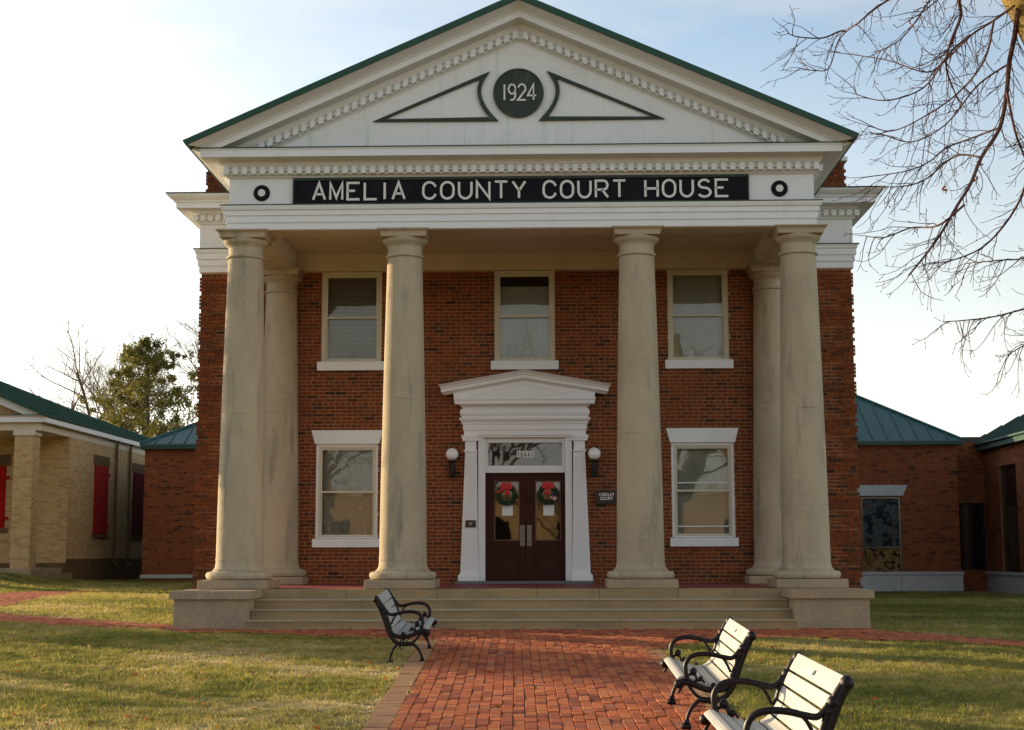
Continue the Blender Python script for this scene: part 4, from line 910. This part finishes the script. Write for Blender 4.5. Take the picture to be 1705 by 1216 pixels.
while y < 44.3:
    z1 = np.interp(y, [r_[0] for r_ in rd], [r_[1] for r_ in rd]); p = V((-13.86, y, 4.50)); q = V((-18.35, y, z1)); n_ = V((.4, 0, .9))*.035; w = V((0, .014, 0))
    sm.quad(p-w, q-w, q-w+n_, p-w+n_).quad(p-w+n_, q-w+n_, q+w+n_, p+w+n_).quad(p+w, p+w+n_, q+w+n_, q+w).quad(p-w, p-w+n_, p+w+n_, p+w); y += .42
part('seams', sm, 'greenroof', ro, kind='stuff')
for y in (25.35, 26.95):
    part('downspout', MB().tube([(XS+.15, y, 4.35), (XS+.08, y, 4.1), (XS+.08, y, .35), (XS+.22, y, .15)], .05, 8), 'basestone', OB)

# ================================================================== benches
def catmull(P, n=8):
    P = [V((p[0], 0, p[1])) if len(p) == 2 else V(p) for p in P]; o = []
    for i in range(len(P)-1):
        a, b, c, d = P[max(i-1, 0)], P[i], P[i+1], P[min(i+2, len(P)-1)]
        for k in range(n):
            t = k/n; o.append(.5*((2*b)+(c-a)*t+(2*a-5*b+4*c-d)*t*t+(3*b-a-3*c+d)*t**3))
    o.append(P[-1]); return o
BW = .765
def bench_frame():
    m = MB(); T = lambda P, r, n=6: m.tube(catmull(P, n), r if not isinstance(r, tuple) else [r[0]+(r[1]-r[0])*k/(len(P)*n-n) for k in range(len(P)*n-n+1)], 7)
    T([(-.645, .775), (-.60, .72), (-.545, .62), (-.50, .50), (-.46, .38), (-.375, .325), (-.24, .325), (-.10, .37), (.0, .39), (.035, .37)], .025)     # rail under the slats
    T([(-.655, .765), (-.60, .66), (-.545, .53), (-.49, .38), (-.42, .28), (-.36, .245)], (.036, .024))                                                        # back stay
    T([(-.37, .245), (-.29, .235), (-.17, .24)], .026)
    T([(-.36, .25), (-.42, .19), (-.465, .10), (-.475, .015)], (.020, .017)); T([(-.18, .25), (-.10, .18), (-.055, .10), (-.045, .015)], (.020, .017))
    T([(-.31, .24), (-.29, .29), (-.24, .33)], .015); T([(-.22, .24), (-.15, .27), (-.09, .33), (-.07, .36)], .015)
    T([(-.02, .37), (.03, .30), (.06, .21), (.04, .2)][:2], .014)
    m.box(-.51, -.43, -.03, .03, 0, .035); m.box(-.085, .005, -.032, .032, 0, .04); m.box(-.07, -.02, -.022, .022, .04, .075)
    T([(-.545, .655), (-.48, .59), (-.40, .595), (-.30, .615), (-.19, .622), (-.095, .60), (-.045, .54), (-.045, .46), (-.07, .39)], (.020, .023))            # arm
    T([(-.46, .47), (-.43, .53), (-.39, .585), (-.33, .62)], .013)
    T([(-.06, .44), (-.10, .455), (-.135, .44), (-.14, .40), (-.11, .385), (-.085, .40)], .012); T([(-.15, .40), (-.19, .41), (-.22, .38)], .010)
    for c, r in (((-.660, .770), .046), ((.03, .372), .038), ((-.115, .475), .034), ((-.575, .665), .042), ((-.545, .615), .034), ((-.505, .50), .030), ((-.475, .44), .026), ((-.30, .355), .03), ((-.18, .415), .024)):
        prof_ = [(r*math.cos(R(a))+.0005, r*math.sin(R(a))) for a in range(-90, 91, 30)]
        i0 = len(m.v); m.lathe(prof_, 0, 0, 10)
        for k in range(i0, len(m.v)): x, y, z = m.v[k]; m.v[k] = (c[0]+x, z*.9, c[1]+y)
    return m
BF = bench_frame().mesh('end_frame', True); BF.materials.append(MAT['blackiron'])
curve = catmull([(-.665, .80), (-.60, .70), (-.545, .585), (-.495, .475), (-.43, .39), (-.34, .352), (-.22, .366), (-.11, .400), (-.02, .428), (.032, .405)], 16)
cum = [0]
for a, b in zip(curve, curve[1:]): cum.append(cum[-1]+(b-a).length)
SLM = []
edges_ = []; s0 = 0
nsl = 9; widths = [.125]+[.092]*8; gap = .015
sc_ = (cum[-1])/(sum(widths)+gap*8)
for k in range(nsl):
    a, b = s0, s0+widths[k]*sc_; s0 = b+gap*sc_
    pts = []
    for j in range(5):
        s_ = a+(b-a)*j/4; i = min(max(np.searchsorted(cum, s_)-1, 0), len(curve)-2); t = (s_-cum[i])/(cum[i+1]-cum[i]); pts.append(curve[i].lerp(curve[i+1], t))
    m = MB(); hw = BW-.012; th = .022; nn = []
    for j in range(5):
        d = (pts[min(j+1, 4)]-pts[max(j-1, 0)]).normalized(); nn.append(V((-d.z, 0, d.x)) if True else None)
    top = [p+n_*th/2 for p, n_ in zip(pts, nn)]; bot = [p-n_*th/2 for p, n_ in zip(pts, nn)]; outl = top+bot[::-1]
    i = len(m.v)
    for y in (-hw, hw): m.v += [(p.x, y, p.z) for p in outl]
    q = len(outl); m.f += [tuple(range(i, i+q)), tuple(range(i+2*q-1, i+q-1, -1))]+[(i+e, i+q+e, i+q+(e+1) % q, i+(e+1) % q) for e in range(q)]
    me = m.mesh('slat'); me.materials.append(MAT['slatpaint']); SLM.append(me)
ROD = MB().tube([(-.27, -BW, .245), (-.27, BW, .245)], .009, 6).tube([(-.22, -BW, .30), (-.40, BW, .27)], .007, 6).mesh('tie_rod'); ROD.materials.append(MAT['blackiron'])
PLQ = MB().box(-.004, .004, -.03, .03, -.016, .016).mesh('plate'); PLQ.materials.append(MAT['letterwhite'])
def bench(x, y, rz, label, dz=0, tilt=0):
    """x, y: point under the middle of the front feet"""
    e = bpy.data.objects.new('park_bench', None); tag(e, label, 'bench', 'park benches along the brick walk'); COL.objects.link(e)
    e.scale = (.89, 1, .98); e.location = (x, y, float(G(x, y))+.016+dz); e.rotation_euler = (math.atan(tilt)*math.sin(rz) if 0 else 0, 0, rz)
    sl = -tilt*math.cos(rz); e.rotation_euler[0] = math.atan(tilt)*math.copysign(1, math.cos(rz))
    for s in (-1, 1):
        o = bpy.data.objects.new('end_frame', BF); COL.objects.link(o); o.parent = e; o.location = (0, s*BW, 0)
    for k, me in enumerate(SLM):
        o = bpy.data.objects.new('slat', me); COL.objects.link(o); o.parent = e
        b = o.modifiers.new('bevel', 'BEVEL'); b.width = .004; b.segments = 1
        if k == 0:
            o2 = bpy.data.objects.new('plate', PLQ); COL.objects.link(o2); o2.parent = o; o2.location = (-.600, 0, .755); o2.rotation_euler = (0, R(-30), 0)
    o = bpy.data.objects.new('tie_rod', ROD); COL.objects.link(o); o.parent = e
bench(-1.03, -5.40, .026, 'white-slatted bench with black iron ends on the left edge of the walk, nearest the steps', -.03, .034)
bench(1.555, -10.66, math.pi+.0, 'white-slatted bench with black iron ends, the farther of the two right of the walk', .0, .034)
bench(1.505, -14.93, math.pi+.01, 'white-slatted bench with black iron ends, nearest the camera and cut off by the frame', .035, .02)

# ================================================================== trees
class TB:
    """fast tube collector (triangular/low-sided)"""
    def __init__(s): s.m = MB()
    def seg(s, pts, r0, r1, n):
        k = len(pts); s.m.tube(pts, [r0+(r1-r0)*i/(k-1) for i in range(k)], n, cap=False)
def twigs(tb, rr, P, length, rad, lvl, droop, buds=None, bend=.5, minr=.0018, up_=.5):
    """curved shoots: first sag, then turn upwards"""
    d = P[1].normalized(); p = P[0].copy(); n = 6 if lvl else 4; pts = [p.copy()]; st = length/n
    for i in range(n):
        t = i/n
        d = (d+V((rr.gauss(0, .16), rr.gauss(0, .16), rr.gauss(0, .12)+(-droop*(1-t)+up_*t)*.5*bend))).normalized(); p = p+d*st; pts.append(p.copy())
    tb.seg(pts, rad, max(rad*.45, minr), 4 if rad > .006 else 3)
    if lvl > 0:
        k = max(2, int(length/.13))
        for j in range(k):
            t = rr.uniform(.12, .97); i = min(int(t*n), n-1); q = pts[i].lerp(pts[i+1], t*n-i); dd = (pts[i+1]-pts[i]).normalized()
            side = dd.cross(V((rr.gauss(0, 1), rr.gauss(0, 1), rr.gauss(0, 1)))).normalized()
            twigs(tb, rr, (q, (dd*.75+side*.75)), length*rr.uniform(.22, .48)*(1.1-.5*t), max(rad*.5, minr), lvl-1, droop, buds, bend, minr, up_)
    elif buds is not None:
        buds.append((pts[-1], d)); 
        if rr.random() < .6: buds.append((pts[2], (pts[3]-pts[2]).normalized()))
LIMBS = {
 'A': [(4.33, -12.2, 4.95), (4.35, -12.02, 4.79), (4.35, -11.84, 4.61), (4.32, -11.84, 4.37), (4.27, -11.77, 4.08), (3.98, -12.2, 3.71), (3.80, -12.5, 3.42), (3.66, -12.6, 3.22), (3.50, -12.7, 2.98), (3.40, -12.6, 2.83), (3.24, -12.7, 2.65)],
 'B': [(3.63, -13.07, 4.85), (3.67, -12.85, 4.79), (3.7, -12.76, 4.68), (3.6, -12.8, 4.45), (3.62, -12.6, 4.32), (3.77, -12.35, 4.14)],
 'C': [(4.27, -11.77, 4.08), (4.12, -11.44, 4.08), (3.96, -11.26, 4.05), (3.72, -11.6, 3.84), (3.45, -11.9, 3.68), (3.15, -11.7, 3.68)],
 'D': [(4.3, -12.2, 4.98), (4.18, -12.02, 4.92), (4.05, -11.81, 4.87), (3.92, -11.53, 4.76), (3.62, -12.0, 4.49), (3.36, -11.7, 4.70), (3.0, -11.3, 4.91)],
 'E': [(4.15, -11.6, 5.6), (3.9, -11.39, 5.51), (3.81, -11.46, 5.32), (3.54, -11.54, 4.95), (3.35, -11.13, 4.93)],
 'F': [(3.9, -11.6, 5.55), (3.44, -11.35, 5.34), (3.23, -11.34, 5.18), (3.14, -10.86, 5.19), (2.98, -11.16, 4.82), (2.80, -11.5, 4.68), (2.66, -11.4, 4.74)],
 'F2': [(3.1, -11.3, 5.1), (2.91, -12.0, 4.85), (2.75, -12.1, 4.76), (2.52, -12.3, 4.70), (2.40, -12.5, 4.66)],
 'H': [(3.66, -12.81, 3.18), (3.48, -12.7, 3.04), (3.37, -12.31, 3.11), (3.13, -12.42, 3.01), (3.0, -12.3, 3.05)],
 'I': [(4.9, -12.4, 3.2), (4.47, -12.44, 2.97), (4.27, -12.26, 2.87), (3.95, -12.68, 2.77), (3.76, -12.4, 2.80)],
 'J': [(4.83, -11.32, 2.68), (4.51, -11.44, 2.59), (4.2, -11.6, 2.5), (3.90, -11.8, 2.44), (3.7, -12.0, 2.40)],
 'K': [(4.6, -12.1, 2.4), (4.43, -12.16, 2.25), (4.34, -11.91, 2.21), (4.17, -12.0, 2.12)],
 'L': [(4.32, -11.84, 4.37), (4.3, -12.06, 3.98), (4.44, -11.84, 3.81), (4.63, -11.59, 3.57), (4.7, -11.7, 3.2)],
 'M': [(4.53, -12.2, 4.12), (4.48, -11.96, 3.88), (4.4, -11.83, 3.46), (4.19, -11.66, 3.14), (3.9, -11.78, 2.97), (3.66, -11.7, 2.93)],
 'N': [(4.05, -12.46, 4.76), (3.99, -12.37, 4.47), (3.9, -11.97, 4.34), (3.58, -12.2, 4.08), (3.33, -11.9, 4.02), (3.05, -12.1, 4.05)],
 'O': [(3.78, -12.72, 4.55), (3.58, -12.84, 4.36), (3.46, -12.5, 4.20), (3.2, -12.3, 4.16), (2.98, -12.12, 4.28)],
 'P': [(3.98, -12.2, 3.71), (3.85, -11.9, 3.80), (3.65, -11.67, 3.66), (3.45, -11.6, 3.62), (3.3, -11.4, 3.68)],
 'Q': [(4.2, -12.1, 5.1), (4.0, -12.5, 5.2), (3.75, -12.9, 5.0), (3.45, -12.8, 4.75), (3.25, -12.9, 4.6)],
 'R': [(4.35, -11.84, 4.61), (4.15, -11.6, 4.5), (3.95, -11.3, 4.25), (3.7, -11.1, 4.15), (3.4, -11.2, 4.2)],
}
TR = thing('bare_tree', (7.1, -12.3, float(G(7.1, -12.3))), 'bare winter tree with drooping twiggy branches hanging in at the upper right', 'tree')
rr = random.Random(5)
tk = MB().tube([(7.1, -12.3, -1.1), (6.9, -12.3, 0.2), (6.5, -12.25, 1.8), (5.95, -12.2, 3.1), (5.2, -12.15, 4.15), (4.62, -12.1, 4.85), (4.34, -12.05, 5.45), (4.1, -12, 6.8)], [.42, .36, .34, .31, .29, .26, .22, .12], 14)
trunk = part('trunk', tk, 'mossbark', TR, smooth=True)
buds = []
for k, P in LIMBS.items():
    pts = catmull(P, 5); r0 = dict(A=.024, B=.018, L=.013, M=.014, D=.012).get(k, .0095)
    tb = TB(); tb.seg(pts, r0, max(.0035, r0*.28), 7)
    tot = len(pts)
    for i in range(2, tot-1):
        for _ in range(1 if pts[i].x > 3.3 or i % 2 else 0):
            d = (pts[i+1]-pts[i]).normalized(); side = d.cross(V((rr.gauss(0, 1), rr.gauss(0, 1), rr.gauss(0, 1)))).normalized()
            twigs(tb, rr, (pts[i], d*.7+side*.8+V((-.12, 0, -.03))), rr.uniform(.16, .50), .0046, 1, .40, buds, 1.4)
    twigs(tb, rr, (pts[-1], pts[-1]-pts[-2]), .22, .0035, 1, .3, buds, 1.0)
    part('branch', tb.m, 'twig', TR)
bd = MB()
for p, d in buds:
    a = d.orthogonal().normalized()*.0045; b = d.cross(a).normalized()*.0045; q = p+d*.014; w = p-d*.004
    for e, f in ((a, b), (b, -a), (-a, -b), (-b, a)): bd.quad(w+e*.3, p+e, q).quad(p+e, p+f, q)
part('buds', bd, 'twig', TR, kind='stuff')
for p in ((3.66, -12.3, 3.43), (3.98, -12.2, 3.66), (3.95, -12.1, 3.55)):
    lf = MB()
    for k in range(5):
        a = V((rr.gauss(0, 1), rr.gauss(0, 1), rr.gauss(0, 1))).normalized()*.03; c = V(p)+V((rr.gauss(0, .012), 0, rr.gauss(0, .015))); b = a.orthogonal().normalized()*.014
        lf.quad(c-a, c+b, c+a, c-b)
    part('withered_leaf', lf, 'deadleaf', TR)
def bare_tree(x, y, h, label, seed, spread=.5, kids=7, group=None, thick=None):
    rr = random.Random(seed); g = float(G(x, y)); t = thing('bare_tree', (x, y, g), label, 'tree', group)
    tb = TB(); top = []
    def grow(p, d, ln, r, lvl):
        n = 5; pts = [p.copy()]
        for i in range(n):
            d = (d+V((rr.gauss(0, .10), rr.gauss(0, .10), rr.gauss(.03, .06)))).normalized(); p = p+d*ln/n; pts.append(p.copy())
        tb.seg(pts, r, r*.5, 6 if r > .05 else 3)
        if lvl == 0: return
        for j in range(kids if lvl > 1 else kids+1):
            tt = rr.uniform(.3, 1); i = min(int(tt*n), n-1); q = pts[i].lerp(pts[i+1], tt*n-i); dd = (pts[i+1]-pts[i]).normalized()
            side = dd.cross(V((rr.gauss(0, 1), rr.gauss(0, 1), rr.gauss(0, 1)))).normalized()
            grow(q, dd*(1-spread*.45)+side*spread*1.25, ln*rr.uniform(.38, .62), r*.42*(1.2-.5*tt), lvl-1)
    th = thick or h*.018
    tr = MB().tube([(x, y, g-.3), (x+.05, y, g+h*.2), (x+rr.uniform(-.2, .2), y, g+h*.42)], [th*1.25, th, th*.8], 9)
    part('trunk', tr, 'farbark', t)
    for k in range(7): a = rr.uniform(0, 6.28); grow(V((x, y, g+h*rr.uniform(.22, .42))), V((math.cos(a)*spread, math.sin(a)*spread, .9)).normalized(), h*rr.uniform(.34, .5), th*.5, 3)
    part('branches', tb.m, 'farbark', t, kind='stuff')
    return t
def cedar(x, y, h, w, label, seed, n=16000, group=None, size=.16, clear=.06):
    rr = np.random.default_rng(seed); g = float(G(x, y)); t = thing('cedar_tree', (x, y, g), label, 'tree', group)
    r2_ = random.Random(seed); m = MB().tube([(x, y, g-.3), (x+.1, y, g+h*.5), (x, y, g+h*.97)], [h*.02, h*.012, .02], 8)
    part('trunk', m, 'bark', t)
    tb = TB(); cl = []
    for k in range(110):
        u = (k+.5)/110; zz = g+h*(clear+(.98-clear)*u); L_ = w/2*(1-u)**.5*r2_.uniform(.45, 1.12)+.15; a = k*2.4+r2_.uniform(-.4, .4)
        d = V((math.cos(a), math.sin(a), .28-.25*u)); p0 = V((x, y, zz)); pts = [p0+d*L_*q+V((0, 0, .12*L_*math.sin(q*3))) for q in (0, .35, .7, 1)]
        tb.seg(pts, .035*(1-u)+.012, .006, 4)
        for _ in range(7):
            q = r2_.uniform(.3, 1.05); c = p0+d*L_*q; cl.append((c.x+r2_.gauss(0, .16), c.y+r2_.gauss(0, .16), c.z+r2_.gauss(.05, .14), r2_.uniform(.16, .42)*(1.1-.4*u)))
    part('limbs', tb.m, 'farbark', t, kind='stuff')
    cl = np.array(cl); idx = rr.integers(0, len(cl), n); c = cl[idx, :3]+rr.normal(0, 1, (n, 3))*cl[idx, 3:4]*.55
    a = rr.normal(0, 1, (n, 3)); a /= np.linalg.norm(a, axis=1)[:, None]; b = np.cross(a, rr.normal(0, 1, (n, 3))); b /= np.linalg.norm(b, axis=1)[:, None]
    s_ = size*rr.uniform(.5, 1.1, (n, 1)); v = np.stack([c-a*s_*.6, c+b*s_*.22, c+a*s_*.6, c-b*s_*.22], 1).reshape(-1, 3)
    me = bpy.data.meshes.new('crown'); me.vertices.add(4*n); me.vertices.foreach_set('co', v.ravel()); me.loops.add(4*n); me.loops.foreach_set('vertex_index', np.arange(4*n)); me.polygons.add(n); me.polygons.foreach_set('loop_start', np.arange(0, 4*n, 4)); me.update(calc_edges=True)
    part('crown', me, 'cedar', t, kind='stuff')
    return t
cedar(-20.4, 52, 11.9, 13.5, 'yellow-green evergreen tree rising behind the roofs left of the court house', 4, 36000, size=.19)
bare_tree(-25.0, 58, 14.0, 'bare tree standing left of the evergreen, behind the green roof', 9, .62, 7, thick=.25)
bare_tree(-22.0, 60, 15.5, 'bare tree with fine upper twigs directly behind the evergreen', 12, .55, 7, thick=.25)
bare_tree(-16.9, 58, 17, 'tall bare tree showing between the evergreen and the court house corner', 21, .38, 6, thick=.26)
# trees standing to the left of the view (they shade the lawn) and behind the viewer (they show in the window glass)
cedar(-22, 8.0, 8.5, 3.4, 'evergreen tree on the lawn left of the cream building', 31, 14000, size=.2)
cedar(-14.2, 4.15, 8.6, 5.4, 'unseen tall-trunked evergreen added just left of the view to shade the lawn', 35, 26000, size=.19, clear=.42)  # added out of view, bare below so its crown shades the right lawn
bare_tree(-33, 11, 10, 'bare tree at the far left of the lawn', 34, .55, 4)
bare_tree(-3, -46, 15, 'bare tree across the lawn behind the viewer', 41, .6, 6)
bare_tree(6.5, -43, 14, 'bare tree with a leaning trunk behind the viewer', 42, .6, 6, thick=.5)
bare_tree(-12, -52, 15, 'bare tree at the far side of the lawn behind the viewer', 43, .6, 6)

OP = thing('street_building', (0, -62, -1), 'long tan brick building across the street behind the viewer', 'building')
part('wall', MB().box(-32, 30, -70, -62, -1.6, 4.2), 'creammortar', OP); part('roof_edge', MB().box(-32.2, 30.2, -70, -61.8, 4.2, 4.6), 'offwhite', OP)
for k in range(12): part('window', bx(-29+k*5, -27.2+k*5, -62.05, -61.96, .2, 2.6), 'darkglassy', OP)
# ================================================================== grass and leaves
def vnoise(x, y):
    xi = np.floor(x).astype(np.int64); yi = np.floor(y).astype(np.int64); fx = x-xi; fy = y-yi; fx = fx*fx*(3-2*fx); fy = fy*fy*(3-2*fy)
    h = lambda a, b: ((((a*374761393+b*668265263) ^ ((a*374761393+b*668265263) >> 13))*1274126177) & 0xffff)/65535.
    return (h(xi, yi)*(1-fx)+h(xi+1, yi)*fx)*(1-fy)+(h(xi, yi+1)*(1-fx)+h(xi+1, yi+1)*fx)*fy
def blades(name, n, x0, x1, y0, y1, h, wd2, seed, label, dry=.0, weight=None):
    r = np.random.default_rng(seed); x = r.uniform(x0, x1, n); y = y0+(y1-y0)*r.uniform(0, 1, n)**(1.0)
    m = np.ones(n, bool)
    for p in PATHS:
        m &= ~inpoly(x+r.normal(0, .028, n), y+r.normal(0, .028, n), p)
    m &= ~((abs(x) < 5.26) & (y > -1.66) & (y < 3.5)); m &= ~((abs(x) < 6.12) & (y > 3.3)); m &= ~((x < -13.8) & (y > 17.95)); m &= ~((y > 22.5) & (x > -12.4)); m &= ~((x > 13) & (y > 15))
    # keep what the view can reach
    dx = x-.5; dy = y+24.05; m &= (abs(dx+.0268*dy) < dy*.42)
    x, y = x[m], y[m]; k = len(x); z = G(x, y)+bump(x, y)-.006
    nz = lambda sc, o: vnoise(x*sc+o, y*sc*1.25-o)-.5
    tuft = nz(9, 3.3)
    col = np.clip(.42+0.75*nz(.55, seed*7.1)+.60*nz(2.1, 11+seed)+.55*nz(7.5, 5)+.3*nz(19, 2)+dry+r.normal(0, .13, k), 0, 1)
    edge = np.exp(-np.clip(np.minimum(np.abs(x-lx(y)+.22), np.abs(x-rx(y)-.22)), 0, 9)/.22)*(y < -2.5); col = np.clip(col+.35*edge, 0, 1)
    hh = h*r.uniform(.45, 1.15, k)*(1-.35*(col > .75))*(1+1.3*tuft)*(1-.35*edge); a = r.uniform(0, 2*np.pi, k); ln = r.uniform(.1, 1.1, k)*hh; b = r.uniform(0, 2*np.pi, k)
    w = wd2*r.uniform(.7, 1.2, k)
    v = np.zeros((k, 3, 3)); v[:, 0] = np.stack([x-np.cos(a)*w, y-np.sin(a)*w, z], 1); v[:, 1] = np.stack([x+np.cos(a)*w, y+np.sin(a)*w, z], 1); v[:, 2] = np.stack([x+np.cos(b)*ln, y+np.sin(b)*ln, z+hh], 1)
    me = bpy.data.meshes.new(name); me.vertices.add(3*k); me.vertices.foreach_set('co', v.ravel()); me.loops.add(3*k); me.loops.foreach_set('vertex_index', np.arange(3*k)); me.polygons.add(k); me.polygons.foreach_set('loop_start', np.arange(0, 3*k, 3)); me.update(calc_edges=True)
    at = me.attributes.new('rnd', 'FLOAT', 'FACE'); at.data.foreach_set('value', col.astype('f')); me.materials.append(MAT['blade'])
    o = bpy.data.objects.new(name, me); COL.objects.link(o); tag(o, label, 'grass', kind='stuff')
blades('grass_tufts', 16000, -7.8, -.7, -13.2, -1.6, .062, .0075, 11, 'coarser straw tufts scattered through the left lawn', .22)
blades('grass_tufts', 10000, 1.3, 6.8, -13.2, -1.6, .058, .007, 12, 'coarser straw tufts scattered through the right lawn', .0)
blades('grass', 380000, -9.0, -.7, -13.2, -1.6, .042, .0052, 1, 'short yellow-green lawn left of the brick walk', .10)
blades('grass', 230000, 1.3, 8.2, -13.2, -1.6, .042, .0052, 2, 'short dull green lawn behind the two right-hand benches', -.13)
blades('grass', 260000, -14.5, -5.0, -4, 24, .055, .007, 3, 'grass bank between the side paths and the cream building', -.04)
blades('grass', 170000, 5.0, 16, -4, 24, .055, .007, 4, 'dark green lawn in front of the right-hand brick wings', -.16)
lm = MB(); rl = random.Random(8)
def leaf(mb, x, y, z, s_):
    a = rl.uniform(0, 6.28); t = V((rl.gauss(0, .4), rl.gauss(0, .4), 1)).normalized(); u = V((math.cos(a), math.sin(a), 0)); u = (u-t*u.dot(t)).normalized(); w = t.cross(u); c = V((x, y, z))
    mb.quad(c-u*s_, c-w*s_*.55+t*s_*.25, c+u*s_*.9, c+w*s_*.6+t*s_*.3)
for k in range(620):
    x = rl.uniform(-8, -1.2) if rl.random() < .72 else rl.uniform(2.2, 7); y = rl.uniform(-12.9, -1.8)
    if any(inpoly(np.array([x]), np.array([y]), p)[0] for p in PATHS) and rl.random() < .9: continue
    leaf(lm, x, y, float(G(x, y))+.03, rl.uniform(.014, .046)); lm.a.append(rl.random())
for k in range(90):
    y = rl.uniform(-12.9, -3.5); x = rl.uniform(-.95, 1.7); leaf(lm, x, y, float(G(x, y))+.022, rl.uniform(.006, .016)); lm.a.append(rl.random())
tag(part('fallen_leaves', lm, 'leafmix', None), 'scattered orange and brown fallen leaves on the lawn', 'leaves', kind='stuff')
for (x, y, s_), lb in zip(((-.194, -7.594, .075), (-.007, -10.373, .055), (.868, -7.484, .03)), ('curled brown leaf lying on the walk between the benches, farther one', 'curled dark leaf lying on the walk nearest the camera', 'tiny dark leaf lying on the right side of the walk')):
    m = MB(); z = float(G(x, y))+.025
    for k in range(4): leaf(m, x+rl.gauss(0, s_*.35), y+rl.gauss(0, s_*.3), z+.012+rl.uniform(0, .02), s_*rl.uniform(.5, .9))
    tag(part('dead_leaf', m, 'deadleaf', None), lb, 'leaf', 'dead leaves on the walk')
